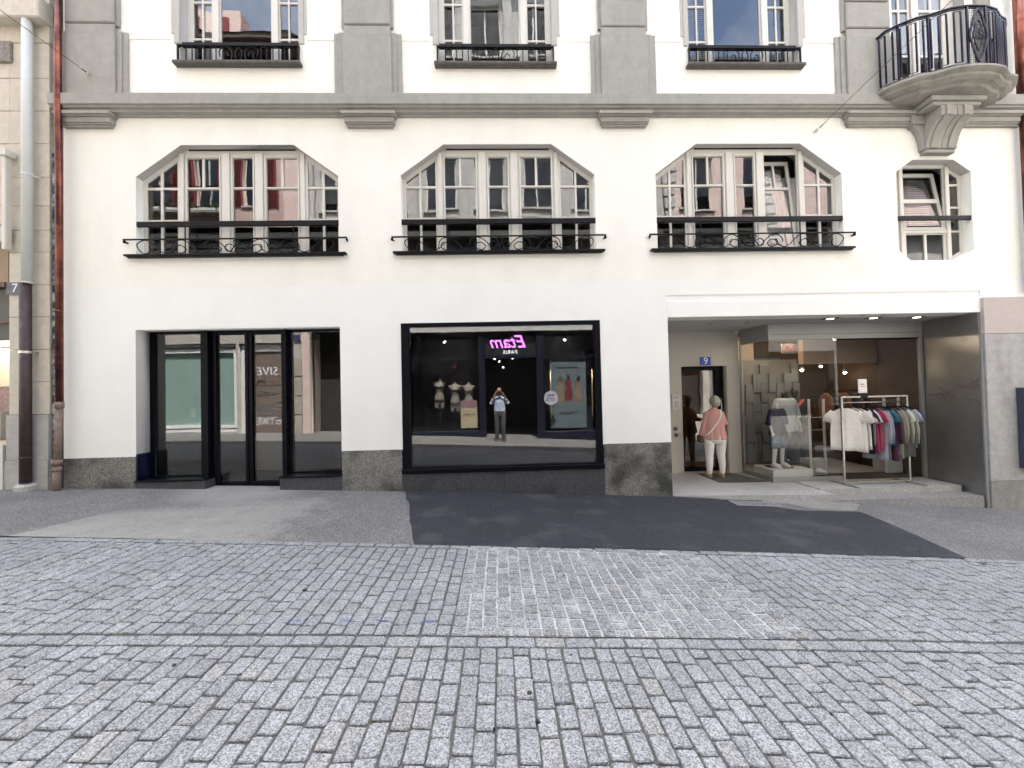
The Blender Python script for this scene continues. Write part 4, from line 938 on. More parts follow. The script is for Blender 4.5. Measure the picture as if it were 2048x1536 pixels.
# cloth hanging in the neighbour's window
cg=MB(); secs=[((-8.0,7.2,z),.16+.02*math.sin(z*5)+.02*(1.75-z),.07) for z in (.95,1.1,1.25,1.4,1.55,1.68,1.72)]; cg.loft(secs,20)
tag(cg.build('garment',mat('mustard_suede',(.30,.16,.035),.9,var=.25,vscale=5),None,True),'mustard brown long garment in the shop window at the left edge','garment')
# right hand neighbour out of frame, added for light and shadow
rb=empty('added_right_neighbour',(0,0,0),'unseen plain building added to continue the row at the right for light and shadow','building'); MB().box(9.31,24,6.6,14,-2.5,12.8).build('wall',M['concrete'],rb)
# ---------------------------------------------------------------- suspension wires
def P3(px,py,Y):
    d=cr*((px-1024)/F_PX)+cu*((768-py)/F_PX)+cf; t=Y/d.y; return Vector((0,0,H))+d*t
for (ax,ay,bx,by,lab) in ((178,148,0,20,'thin steel wire hooked into the grey pilaster base at the left'),(1632,262,1905,0,'thin steel wire hooked into the white wall left of the balcony')):
    wr=empty('suspension_wire',(0,0,0),lab,'wire','span wires anchored in the facade')
    A=P3(ax,ay,D-.05 if ax>999 else D-.10); B=P3(bx,by,5.2); E_=A+(B-A)*((A.y+1.15)/(A.y-B.y))
    d=(E_-A).normalized()
    MB().tube([A+d*.16,E_],.0042,6).build('cable',M['iron'],wr)
    MB().tube([A+Vector((0,.06,-.0)),A+d*.02],.008,6).tube([A+d*(.0+.03*math.cos(k)) + Vector((0,0,.03*math.sin(k))) for k in [i*.7 for i in range(9)]],.006,5,closed=True).tube([A+d*.05,A+d*.17],.012,6).build('hook',M['chrome'],wr,True)
# ---------------------------------------------------------------- drain grate
gr=empty('drain_cover',(4.05,6.30,gz(4.05)+.006),'small light metal drain cover set in the asphalt by the entrance','drain cover')
gr.rotation_euler=(0,math.atan(.0605),0)
b=MB()
for a in ((-.36,.36,-.13,-.105),(-.36,.36,.105,.13),(-.36,-.335,-.105,.105),(.335,.36,-.105,.105)): b.box(a[0],a[1],a[2],a[3],-.02,.004)
b.build('rim',mat('light_grate',(.26,.26,.255),.6,var=.15,vscale=30),gr)
MB().cbox(-.334,.334,-.104,.104,-.02,.001,.002).build('lid',granite('chequer_lid',(.12,.12,.12),(.27,.27,.265),90,.4,.7,bump=.002),gr)
MB().box(-.40,.22,.14,.19,-.02,.0035).build('slot',M['dark'],gr)
mt=empty('doormat',(4.5,7.95,fz(4.5)+.004),'flat dark doormat behind the feet of the woman in pink','doormat')
MB().prismz([(-.35,-.42),(.62,-.42),(.35,.4),(-.35,.4)],-.003,.008).build('mat_body',mat('grey_mat',(.06,.058,.052),.95,bump=.003,bscale=200),mt)
# ---------------------------------------------------------------- people and mannequins
skin=mat('skin',(.55,.33,.24),.55); 
def limb(mb,pts,rs,n=12):
    P=[Vector(p) for p in pts]
    # ball ends and joints keep the tube round
    mb.tube(P,rs,n)
    for p,r in zip(P,rs): mb.sphere(p,r*.995,n=12,m_=7)
def hand(mb,wrist,dirv,palm_n,L_=.085,side=1):
    """palm, four unequal bent fingers and a thumb leaving the side of the palm"""
    d=Vector(dirv).normalized(); nrm=Vector(palm_n).normalized(); s=d.cross(nrm).normalized()*side; w_=Vector(wrist)
    mb.tube([w_,w_+d*.03,w_+d*.075],[(.020,.020),(.036,.016),(.038,.014)],10)
    for i,(o_,l) in enumerate(((-.028,.062),(-.010,.074),(.010,.070),(.028,.055))):
        b0=w_+d*.068+s*o_; k=b0+d*l*.45+nrm*.006; e=k+(d*.75+nrm*.6).normalized()*l*.32; t=e+(d*.4+nrm).normalized()*l*.25
        mb.tube([b0,k,e,t],[.0095,.009,.008,.0065],7); mb.sphere(t,.0066,n=6,m_=4)
    b0=w_+d*.02-s*.022; k=b0+(d-s*.9).normalized()*.035; t=k+(d*.9-s*.2+nrm*.3).normalized()*.035; mb.tube([b0,k,t],[.012,.0105,.008],7)
def torso(mb,x,y,z0,H_,sw,wd=1.0,lean=0):
    """pelvis to neck, height H_ from crotch z0 to neck base; sw is the half shoulder width"""
    f=lambda t:(x,y+lean*t,z0+H_*t)
    prof=[(0,.70*sw,.105),(.08,.86*sw,.125),(.18,.88*sw,.125),(.32,.78*sw,.11),(.45,.76*sw,.108),(.6,.84*sw,.118),(.75,.92*sw,.12),(.86,.90*sw,.105),(.93,.70*sw,.085),(1.0,.36*sw,.065),(1.08,.27*sw,.055)]
    mb.loft([(f(t),rx*wd,ry*wd) for t,rx,ry in prof],20)
def head(mb,x,y,z,r=.105,face=1,feat=True):
    """z is the chin; face=+1 looks to +Y, -1 to -Y"""
    c=(x,y,z+r*1.12); mb.sphere(c,r*.72,r*.90,r*1.12,18,12)
    mb.sphere((x,y+face*r*.28,z+r*.42),r*.50,r*.55,r*.46,14,9)
    mb.tube([(x,y-face*r*.15,z-r*.75),(x,y-face*r*.08,z+r*.4)],[r*.52,r*.5],14)
    if feat:
        mb.tube([(x,y+face*r*.86,z+r*1.25),(x,y+face*r*1.04,z+r*.88),(x,y+face*r*.82,z+r*.78)],[r*.07,r*.15,r*.1],8)
        for s in(-1,1): mb.sphere((x+s*r*.73,y-face*r*.02,z+r*1.02),r*.07,r*.16,r*.26,8,6); mb.sphere((x+s*r*.30,y+face*r*.66,z+r*1.10),r*.17,r*.16,r*.09,8,6)
        mb.sphere((x,y+face*r*.79,z+r*.50),r*.25,r*.10,r*.085,10,6)
# woman at the door, seen from behind, built facing +Y
wm=empty('person',(4.36,8.02,fz(4.4)),'woman with short grey hair in a pink blouse and white trousers facing the entrance door','person')
b=MB(); torso(b,0,0,.80,.56,.205,1.0,.02); head(b,.03,.035,1.425,.098,1)
limb(b,[(-.145,.0,1.28),(-.205,.01,1.06),(-.235,.05,.84)],[.048,.038,.028]); hand(b,(-.235,.055,.83),(0,.25,-1),(0.9,.3,0),side=1)
limb(b,[(.145,.0,1.28),(.225,.05,1.08),(.235,.27,1.10)],[.048,.038,.028]); hand(b,(.235,.28,1.10),(-.15,1,.1),(0,.1,-1),side=-1)
for s in(-1,1): limb(b,[(s*.09,0,.84),(s*.105,.01,.47),(s*.115,-.01,.08)],[.09,.06,.04]); b.sphere((s*.125,.05,.035),.04,.11,.034,12,8)
vol_join(b,'body',skin,wm,.009)
b=MB()
f=lambda z,rx,ry,dx=0,dy=0:((dx,dy,z),rx,ry)
b.loft([f(.775,.245,.17),f(.79,.245,.171),f(.86,.228,.16),f(.98,.205,.145),f(1.10,.192,.138),f(1.20,.188,.13),f(1.29,.172,.11),f(1.345,.13,.085),f(1.375,.095,.075),f(1.385,.07,.065)],26)
limb(b,[(-.145,0,1.285),(-.205,.0,1.08),(-.235,.035,.88)],[.060,.056,.062]); limb(b,[(.145,0,1.285),(.225,.03,1.09),(.225,.15,1.085)],[.060,.056,.052])
pink=mat('pink_linen',(.52,.285,.255),.85,bump=.004,bscale=14,var=.06,vscale=8)
o=vol_join(b,'blouse',pink,wm,.008,3)
for v in o.data.vertices:                                     # soft vertical folds towards the hem
    k=max(0,(1.15-v.co.z)/.4); a=math.atan2(v.co.y,v.co.x)
    if abs(v.co.x)<.27: v.co.y+=k*.014*math.sin(a*9+1.3); v.co.x+=k*.010*math.sin(a*7)
b=MB()
for s in(-1,1): limb(b,[(s*.10,0,.84),(s*.118,-.015,.72),(s*.115,.005,.47),(s*.125,-.015,.28),(s*.128,-.012,.115)],[.108,.102,.078,.068,.056])
b.loft([f(.80,.17,.135),f(.86,.185,.14),f(.93,.175,.13)],20); b.sphere((0,-.055,.80),.175,.11,.12)
cream=mat('white_cotton',(.74,.72,.69),.85,bump=.004,bscale=12)
o=vol_join(b,'trousers',cream,wm,.009,2)
for v in o.data.vertices:
    if v.co.z<.72: v.co.x+=.003*math.sin(v.co.z*41+v.co.y*55+math.sin(v.co.z*17)*2)
hb=MB(); hb.sphere((.03,.012,1.425+.125),.098,.108,.108,22,14); hb.sphere((.03,-.03,1.51),.086,.078,.085,18,11)
o=hb.build('hair',mat('grey_hair',(.36,.35,.33),.85,bump=.02,bscale=60,var=.45,vscale=45),wm,True)
rh=random.Random(9)
for v in o.data.vertices: v.co+=Vector((rh.uniform(-1,1),rh.uniform(-1,1),rh.uniform(-1,1)))*.009
st=[(.115,-.02,1.37),(.09,-.11,1.30),(.02,-.153,1.16),(-.10,-.165,1.00),(-.20,-.14,.88),(-.235,-.05,.84)]
MB().tube(smooth_path(st),[(.013,.004)]*(len(st)*6-5),6).build('bag_strap',mat('cream_strap',(.75,.72,.66),.6),wm)
MB().cbox(-.30,-.22,-.02,.16,.70,.86,.02).build('bag',mat('bag_dark',(.10,.05,.04),.6),wm)
for s in(-1,1):
    q=MB(); q.loft([((s*.125,.045,0),.043,.125),((s*.125,.045,.022),.042,.123),((s*.125,.045,.03),.036,.11)],16); q.tube([(s*.125-.045,-.03,.03),(s*.125,-.085,.055),(s*.125+.045,-.03,.03)],.009,6); q.tube([(s*.125-.042,.09,.02),(s*.125,.09,.078),(s*.125+.042,.09,.02)],.011,6); q.build('sandal',mat('tan_sandal',(.42,.30,.24),.7),wm,True)
wm.rotation_euler=(0,0,R(-4))
# photographer standing at the lens, mirrored in the middle shop window
ph=empty('person',(.0,-.16,0),'man in light blue shirt holding up a phone, mirrored in the middle shop window','person')
g0=gz(0); ph.location=(0,-.20,g0+.004)
b=MB(); torso(b,0,-.02,.86,.60,.215); head(b,0,0,1.555,.108,1)
for s in(-1,1):
    limb(b,[(s*.175,-.01,1.41),(s*.285,.06,1.26),(s*.115,.145,1.60)],[.052,.043,.03]); hand(b,(s*.112,.147,1.605),(-s*.55,.05,.5),(-s*.7,.1,-.6),side=s)
    limb(b,[(s*.09,-.02,.90),(s*.10,-.01,.48),(s*.11,-.03,.08)],[.09,.06,.042])
vol_join(b,'body',mat('skin_tanned',(.42,.23,.15),.55),ph,.010)
b=MB(); b.loft([((0,-.02,z),rx,ry) for z,rx,ry in((.93,.185,.125),(1.0,.19,.128),(1.15,.185,.125),(1.3,.20,.13),(1.42,.185,.105),(1.475,.12,.08),(1.51,.068,.065))],22)
for s in(-1,1): limb(b,[(s*.165,-.015,1.415),(s*.275,.05,1.27),(s*.225,.085,1.38)],[.072,.062,.05])
o=vol_join(b,'shirt',mat('light_blue_shirt',(.50,.58,.74),.8,bump=.003,bscale=12),ph,.009)
b=MB(); b.loft([((0,-.02,z),rx,ry) for z,rx,ry in((.84,.17,.125),(.92,.185,.13),(.98,.18,.125))],20)
for s in(-1,1): limb(b,[(s*.092,-.02,.88),(s*.10,-.005,.48),(s*.112,-.03,.10)],[.11,.082,.066])
vol_join(b,'trousers',mat('grey_flannel',(.075,.075,.085),.85,bump=.002,bscale=14),ph,.010)
MB().loft([((0,-.02,.965),.188,.133),((0,-.02,1.0),.188,.133)],22).build('belt',M['dark'],ph,True)
for s in(-1,1): MB().loft([((s*.118,.03,0),.048,.14),((s*.118,.03,.03),.05,.142),((s*.118,.02,.075),.036,.09)],16).build('shoe',mat('brown_shoe',(.16,.06,.045),.4),ph,True)
hb=MB(); hb.sphere((0,-.025,1.555+.155),.087,.098,.088,18,12); hb.build('hair',mat('dark_hair',(.02,.014,.012),.6),ph,True)
tag(MB().cbox(-.078,.078,-.025,-.016,H-.042,H+.034,.004).build('phone',M['black']),'dark phone held sideways in both hands of the man in the blue shirt','phone')
def mannequin(name,loc,rz,label,top_m,leg_m,h=1.85,headless=True,shorts=False,scale=1.0,body_m=None,tw=1.0,arms_down=True):
    r=empty(name,loc,label,'mannequin','mannequins in the clothes shop',rz); r.scale=(scale,)*3
    bm_=body_m or mat_mann
    b=MB(); torso(b,0,0,.86,.60,.20)
    if not headless: head(b,0,0,1.56,.10,-1,False)
    else: b.tube([(0,0,1.45),(0,0,1.57)],[.06,.055],14)
    for s in(-1,1):
        limb(b,[(s*.18,0,1.40),(s*.25,.01,1.13),(s*.27,-.07,.90)],[.048,.04,.028]); hand(b,(s*.27,-.075,.89),(0,-.2,-1),(-s,.2,0),side=s)
        limb(b,[(s*.09,0,.9),(s*.12,-.02,.48),(s*.14,.02,.09)],[.085,.058,.04]); b.sphere((s*.145,-.05,.04),.042,.12,.04,12,8)
    vol_join(b,'body',bm_,r,.011)
    b=MB(); b.loft([((0,0,z),rx*tw,ry*tw) for z,rx,ry in((.80,.235,.16),(.84,.236,.162),(1.0,.21,.145),(1.2,.205,.14),(1.34,.205,.125),(1.43,.165,.10),(1.475,.09,.075))],24)
    for s in(-1,1): limb(b,[(s*.17,0,1.40),(s*.235,0,1.24),(s*.262,.0,1.12)],[.078,.078,.082])
    o=vol_join(b,'shirt',top_m,r,.010,3)
    for v in o.data.vertices:
        k=max(0,(1.2-v.co.z)/.4); a=math.atan2(v.co.y,v.co.x); v.co.y+=k*.010*math.sin(a*8)
    b=MB(); b.loft([((0,0,z),rx,ry) for z,rx,ry in((.80,.16,.12),(.9,.18,.125),(.98,.17,.12))],20)
    zl=.52 if shorts else .11
    for s in(-1,1):
        if shorts: limb(b,[(s*.095,0,.88),(s*.12,-.02,.55)],[.105,.098])
        else: limb(b,[(s*.092,0,.88),(s*.12,-.02,.48),(s*.14,.015,.11)],[.10,.072,.052])
    vol_join(b,'trousers',leg_m,r,.011)
    for s in(-1,1): MB().loft([((s*.145,-.06,0),.052,.15),((s*.145,-.06,.03),.054,.152),((s*.145,-.05,.075),.042,.11),((s*.145,-.0,.11),.04,.055)],16).build('shoe',mat_shoe,r,True)
    return r
mat_mann=mat('mannequin_white',(.62,.60,.56),.4); mat_shoe=mat('white_sneaker',(.75,.74,.70),.6)
km=mannequin('mannequin',(5.62,7.95,-.045),R(15),'child mannequin with white limbs in navy top and denim shorts standing on the white plinth',mat('navy_jersey',(.01,.012,.04),.85),mat('blue_denim',(.02,.07,.13),.85,var=.2,vscale=30),shorts=True,scale=.80,body_m=mat_mann)
am=mannequin('mannequin',(6.05,8.30,-.19),R(8),'headless mannequin in an oversized pale grey T-shirt and black trousers behind the display glass',mat('pale_grey_tee',(.42,.47,.46),.85),mat('black_cotton',(.012,.012,.016),.85),scale=1.03,tw=1.15)
MB().tube([(0,0,1.47),(0,0,1.585)],[.068,.058],16).build('neck_cap',M['black'],am,True)
dm=mannequin('mannequin',(6.75,8.95,-.2),R(-15),'dark clothed mannequin with a red shoulder strap deep inside the clothes shop',M['dark'],mat('charcoal_cloth',(.02,.02,.022),.9),scale=.98,headless=False,body_m=mat('black_mannequin',(.03,.03,.03),.4))
MB().tube([(.14,-.10,1.50),(.0,-.17,1.36),(-.14,-.15,1.22)],[(.05,.012)]*3,8).build('strap',mat('salmon_red',(.40,.08,.06),.7),dm)
pl=empty('plinth',(5.58,7.93,-.2),'low white display plinth under the child mannequin','plinth'); MB().cbox(-.30,.50,-.30,.30,0,.155,.004).build('plinth_box',mat('white_laminate',(.62,.63,.58),.5),pl)
MB().loft([((.04,.02,.1555),.27,.21),((.04,.02,.160),.27,.21)],24).build('base_plate',M['chrome'],pl,True)
sl=empty('shoe_leg',(6.33,7.88,-.16),'loose white sneaker with a dark trouser end lying on the shop floor by the plinth','shoe'); sl.rotation_euler=(0,0,R(60))
MB().loft([((0,0,0),.05,.16),((0,0,.03),.053,.162),((0,.02,.08),.042,.11),((0,.07,.12),.04,.055)],16).build('shoe',mat_shoe,sl,True); MB().tube([(0,.08,.08),(-.0,.30,.12),(0,.5,.14)],[.05,.06,.07],12).build('trouser_leg',M['dark'],sl,True)
# staggered board wall behind the window
bw=empty('board_wall',(0,0,0),'wall of staggered grey wooden boards behind the left end of the shop window','display wall')
greyb=mat('grey_board',(.135,.15,.155),.8,var=.12,vscale=4,bump=.001,bscale=60)
MB().box(5.25,6.95,9.10,9.14,-.2,2.2).build('backing',mat('board_backing',(.13,.13,.125),.8),bw)
rb_=random.Random(4)
for i in range(9):
    for j in range(6):
        x=5.29+i*.185; z=-.15+j*.455-(.225 if i%2 else 0)
        if z+.42>2.05+rb_.uniform(0,.1) or z<-.3: continue
        y=9.05-(.03 if (i+j)%2 else 0)-rb_.uniform(0,.012)
        MB().cbox(x,x+.172,y,y+.03,max(z,-.19),z+.43,.003).build('board',greyb,bw)
# ladder shaped shelf uprights
for k,(x,lab) in enumerate(((6.22,'white ladder shaped clothes stand between the mannequins and the rack'),(7.78,'white ladder shaped clothes stand behind the right end of the rack'))):
    ls=empty('ladder_stand',(x,7.86,-.21),lab,'stand','ladder stands in the shop')
    for a in (-.0,.30): MB().cbox(a-.018,a+.018,-.018,.018,0,1.52,.004).build('upright',M['frame'],ls)
    for z in (.35,.63,.9,1.15): MB().tube([(.019,0,z),(.281,0,z)],.007,8).build('rung',M['chrome'],ls)
    MB().cbox(.0,.30,-.02,.30,0,.30,.003).build('foot_box',mat_foot if k else mat('pale_box',(.35,.36,.33),.7),ls)
    mat_foot=bpy.data.materials['pale_box']
# ---------------------------------------------------------------- clothes rack with hanging garments
RX0,RX1,RY,RZ=6.29,7.53,7.17,-.247
rk=empty('clothes_rack',(0,0,0),'square tube steel clothes rack on the step outside the shop','clothes rack')
steel_=M['chrome']
for x in (RX0,RX1):
    MB().cbox(x-.016,x+.016,RY-.016,RY+.016,RZ+.026,RZ+1.62,.002).build('post',steel_,rk)
    MB().cbox(x-.016,x+.016,RY-.30,RY+.30,RZ,RZ+.025,.002).build('foot',M['alu'],rk)
MB().cbox(RX0+.017,RX1-.017,RY-.016,RY+.016,RZ+1.588,RZ+1.62,.002).build('top_bar',steel_,rk)
MB().cbox(RX0+.017,RX1-.017,RY-.012,RY+.012,RZ+.03,RZ+.055,.002).build('lower_bar',steel_,rk)
MB().tube([(RX0+.016,RY,RZ+1.50),(RX1-.016,RY,RZ+1.50)],.012,10).build('hanging_rail',steel_,rk,True)
sg=empty('sign_holder',(6.70,RY,RZ+1.62),'white paper sign in a black holder clipped on the clothes rack','sign')
MB().cbox(-.085,.075,-.022,.022,-.04,.05,.003).build('holder',M['black'],sg); sg.rotation_euler=(0,0,R(-6))
MB().cbox(-.07,.075,-.006,.006,.06,.30,.002).cbox(-.072,.077,.0065,.010,.05,.31,.002).build('paper',mat('white_paper',(.8,.79,.78),.7),sg)
MB().box(-.045,.03,-.0085,-.0065,.20,.225).box(-.03,.045,-.0085,-.0065,.165,.18).build('print',mat('pale_red_print',(.55,.3,.3),.7),sg)
def cloth_mat(c,nm):
    g_=sum(c)/3; c=tuple(g_+(q-g_)*.78 for q in c)
    return mat(nm,c,.9,bump=.003,bscale=18,var=.07,vscale=10)
spec=[((.74,.69,.60),'cream','T-shirt','the first on the rack, facing the street','t',.70),((.72,.67,.60),'off-white','T-shirt','second on the rack',"t",.71),((.74,.71,.62),'ecru','T-shirt','third on the rack, just before the navy one','t',.68),
((.012,.014,.035),'navy','T-shirt','between the white T-shirts and the red one','t',.74),((.015,.017,.05),'midnight blue','shirt','touching the white-cuffed one','t',.73),((.72,.71,.70),'white','T-shirt','with only its sleeve showing next to the crimson one','t',.60),
((.32,.012,.07),'crimson','polo shirt','left of the two red ones','t',.72),((.38,.015,.09),'raspberry red','T-shirt','right of the two red ones','t',.70),((.45,.33,.27),'checked beige','shirt','behind the raspberry red one','t',.62),
((.31,.34,.40),'light grey blue','long sleeved shirt','longest pale one in the middle','l',.86),((.27,.30,.36),'steel grey','long sleeved shirt','second pale one in the middle','l',.84),((.01,.13,.20),'petrol blue','T-shirt','beside the grey shirts','t',.60),
((.008,.11,.18),'teal','polo shirt','second petrol one','t',.62),((.08,.012,.05),'burgundy','shirt','hanging low below the teal ones','l',.88),((.24,.225,.17),'olive beige','long sleeved shirt','leftmost of the olive ones','l',.82),
((.27,.25,.19),'khaki','long sleeved shirt','middle of the olive ones','l',.82),((.23,.215,.18),'grey olive','long sleeved shirt','rightmost of the olive ones','l',.84),((.33,.34,.27),'pale sage','shirt','before the white-lined one','l',.80),
((.66,.68,.48),'pale yellow','T-shirt','glowing between the sage shirts','t',.60),((.30,.32,.27),'sage green','long sleeved shirt','nearest the right post','l',.80),((.30,.33,.45),'lilac grey','T-shirt','behind the last sage shirt','t',.66),
((.02,.03,.09),'dotted navy','shirt','last on the rack with small white dots','t',.66)]
def garment(i,spec_):
    c,cn,kind,where,ty,L_=spec_; L_*=1.10
    t=i/(len(spec)-1); x=RX0+.07+t*(RX1-RX0-.12)+(.09 if i else 0)*(1-t)
    g_=empty('garment',(x,RY,RZ+1.50),f'{cn} {kind}, {where}','garment','garments on the clothes rack')
    r=random.Random(i*7+1); yaw=(52 if i==0 else 16 if i<3 else 6)+r.uniform(-6,6)
    g_.rotation_euler=(0,R(r.uniform(-1.5,1.5)),R(yaw))
    # hanger: hook and shoulders
    q=MB(); q.tube([(0,0,-.0)]+[(0,.014*math.sin(a),.0+.014*math.cos(a)) for a in (-1.2,-.6,0,.6,1.2,1.9)]+[(0,0,-.03),(0,0,-.085)],.0028,5)
    q.tube([(0,-.20,-.165),(0,-.10,-.105),(0,0,-.085),(0,.10,-.105),(0,.20,-.165)],.007,6); q.build('hanger',M['black'],g_)
    # body: thin closed shell in the YZ plane with folds; the neck sits under the hook
    n=18; rows=[]
    hw=.235 if i<3 else .225
    pr=[(-.10,.07,.010),(-.125,.12,.016),(-.155,.19,.02),(-.20,.215,.026),(-.28,.215,.03),(-.40,.22,.032),(-.55,.23,.034),(-.10-L_*.9,.235,.036),(-.10-L_,.238,.036)]
    b=MB(); vs=[]
    ph_=r.uniform(0,6)
    for z,w_,th in pr:
        for j in range(n):
            a=2*math.pi*j/n; yy=math.cos(a)*w_; k=max(0,(-z-.2)/.7)
            xx=math.sin(a)*th*(.38 if i else .5)+k*.026*math.sin(yy*26+ph_)+k*.012*math.sin(yy*51+2*ph_)
            vs.append((xx,yy,z+ (0.012*math.sin(yy*9+ph_) if z<-.5 else 0)-(abs(yy)*.0)))
    fs=[(a_*n+j,a_*n+(j+1)%n,(a_+1)*n+(j+1)%n,(a_+1)*n+j) for a_ in range(len(pr)-1) for j in range(n)]+[tuple(range(n-1,-1,-1)),tuple(range((len(pr)-1)*n,len(pr)*n))]
    b.add(vs,fs); gb_=b.build('garment_body',cloth_mat(c,cn.replace(' ','_')+'_cloth') if cn not in('checked beige','dotted navy') else pattern(cn,c),g_,True,True)
    bm_=gb_.data.materials[0]
    for s in(-1,1):
        q=MB()
        if ty=='t': pts=[(0,s*.17,-.165),(.0,s*.235,-.25),(r.uniform(-.01,.02),s*.275,-.36)]; rr_=[(.022,.055),(.028,.072),(.03,.075)]
        else: pts=[(0,s*.17,-.17),(.005,s*.235,-.30),(.015,s*.255,-.52),(.01,s*.25,-.74)]; rr_=[(.022,.055),(.026,.06),(.024,.055),(.022,.045)]
        vs=[];m_n=12
        for k_,(p_,(th_,wd_)) in enumerate(zip(pts,rr_)):
            a_=Vector(pts[min(k_+1,len(pts)-1)])-Vector(pts[max(k_-1,0)]); e2=Vector((0,-a_.z,a_.y)).normalized()
            for j_ in range(m_n):
                an=2*math.pi*j_/m_n; vs.append(Vector(p_)+Vector((1,0,0))*math.cos(an)*th_*.55+e2*math.sin(an)*wd_)
        L__=len(pts); q.add(vs,[(k_*m_n+j_,k_*m_n+(j_+1)%m_n,(k_+1)*m_n+(j_+1)%m_n,(k_+1)*m_n+j_) for k_ in range(L__-1) for j_ in range(m_n)]+[tuple(range(m_n-1,-1,-1)),tuple(range((L__-1)*m_n,L__*m_n))])
        q.build('sleeve',bm_,g_,True,True)
    if i==0:
        MB().box(-.045,-.043,.015,.05,-.29,-.13).build('size_tag',mat('paper_tag',(.8,.8,.78),.7),g_)
def pattern(cn,c):
    m_=cloth_mat(c,cn.replace(' ','_')+'_cloth'); n=m_.node_tree; b=n.nodes['Principled BSDF']; tc=n.nodes.new('ShaderNodeTexCoord')
    if 'dotted' in cn:
        v=n.nodes.new('ShaderNodeTexVoronoi'); v.inputs['Scale'].default_value=55; v.inputs['Randomness'].default_value=.2; n.links.new(tc.outputs['Object'],v.inputs['Vector'])
        lt_=n.nodes.new('ShaderNodeMath'); lt_.operation='LESS_THAN'; lt_.inputs[1].default_value=.28; n.links.new(v.outputs['Distance'],lt_.inputs[0])
    else:
        v=n.nodes.new('ShaderNodeTexChecker'); v.inputs['Scale'].default_value=30; n.links.new(tc.outputs['Object'],v.inputs['Vector']); lt_=v
    mx=n.nodes.new('ShaderNodeMix'); mx.data_type='RGBA'; n.links.new(lt_.outputs[1 if 'dotted' not in cn else 0],mx.inputs[0]); mx.inputs[6].default_value=(*c,1); mx.inputs[7].default_value=(.6,.6,.6,1) if 'dotted' in cn else (.55,.12,.12,1)
    n.links.new(mx.outputs[2],b.inputs['Base Color']); return m_
for i,s_ in enumerate(spec): garment(i,s_)
# garments on dark rails inside, and lit spots of the shop
il=empty('interior_rail',(0,0,0),'dark rail with brown clothes deep inside the shop at the right','clothes rack')
MB().tube([(7.2,8.9,1.45),(8.25,8.9,1.45)],.012,8).build('rail',M['black'],il)
for k in range(6): 
    q=MB(); q.loft([((7.45+k*.14,8.9,z),.03,w_) for z,w_ in((.6,.22),(.9,.22),(1.2,.21),(1.33,.16),(1.40,.05))],14); q.build('garment',cloth_mat(((.22,.09,.05),(.03,.03,.035),(.12,.07,.05))[k%3],'interior_cloth'),il,True)
for (x,y,z,lab) in ((5.75,8.2,2.58,'lit round spotlight above the board wall'),(6.02,8.05,2.55,'pair of lit spotlights above the pale grey mannequin'),(7.35,8.9,2.0,'small lit spotlight in the middle of the dark shop'),(8.0,9.0,1.85,'small lit spotlight at the right of the dark shop'),(6.75,8.7,1.92,'small lit spotlight left of the paper sign')):
    L_=empty('spotlight',(x,y,z),lab,'lamp','lit spotlights in the clothes shop')
    MB().tube([(0,0,.09),(0,.0,.02)],[.035,.04],12).tube([(0,0,.09),(0,0,.13 if z>2.5 else .6)],.006,6).build('housing',M['alu'],L_,True)
    MB().sphere((0,-.005,.012),.026,n=10,m_=6).build('bulb',emis('warm_bulb',(1,.80,.52),26),L_,True)
for (x,y,z,e) in ((5.8,8.3,2.5,6),(7.3,9.0,2.5,2.5)):
    ld=bpy.data.lights.new('shop_lamp','POINT'); ld.energy=e; ld.color=(1,.80,.58); ld.shadow_soft_size=.02; lo=bpy.data.objects.new('shop_lamp',ld); col.objects.link(lo); lo.location=(x,y,z)
rs_=empty('mirrored_red_sign',(6.05,8.10,2.36),'red letters on a board in the shop window, standing in for a reflected sign','sign')  # stands in for the reflection of a sign across the street
MB().cbox(-.17,.17,0,.012,-.10,.10,.003).build('board',mat('sign_board',(.25,.21,.18),.6),rs_); lettering('AA',.2,(0,-.003,0),mat('mirrored_red_print',(.5,.02,.02),.5),rs_,depth=.003,shear=.15)  # board and letters stand in for the reflected sign
# ---------------------------------------------------------------- the other side of the street (seen mirrored in the panes)
OY=-1.2
def ob(mb,x0,x1,d0,d1,z0,z1,c=.006): return mb.cbox(x0,x1,OY+d0,OY+d1,z0,z1,c)      # d: distance in front of the facade
pinkm=mat('pink_render',(.52,.37,.33),.9,bump=.003,bscale=60,var=.06,vscale=3); palep=mat('pale_and_sunlit_pink',(.70,.55,.50),.9,var=.05)  # pale pink also carries sunlight painted on the return and door jamb
greyst=mat('light_grey_stone',(.50,.49,.46),.9,bump=.002,bscale=60,var=.14,vscale=3); greyd=mat('darker_stone',(.30,.285,.27),.9,var=.2,vscale=4)
redsh=mat('red_shutter',(.20,.025,.03),.6); darkband=mat('dark_cladding',(.05,.052,.048),.5); oglass=glass('far_glass',.35,.06)
def owall(parent,x0,x1,z0,z1,holes,m_,nm='wall',th=.3,front=0):
    me=flat_with_holes(rect(-x1,-x0,z0,z1),[rect(-b,-a,c,d) for a,b,c,d in holes],th,nm); me.materials.clear(); me.materials.append(m_)
    return link(nm,me,parent,(0,OY+front,0),(0,0,math.pi))
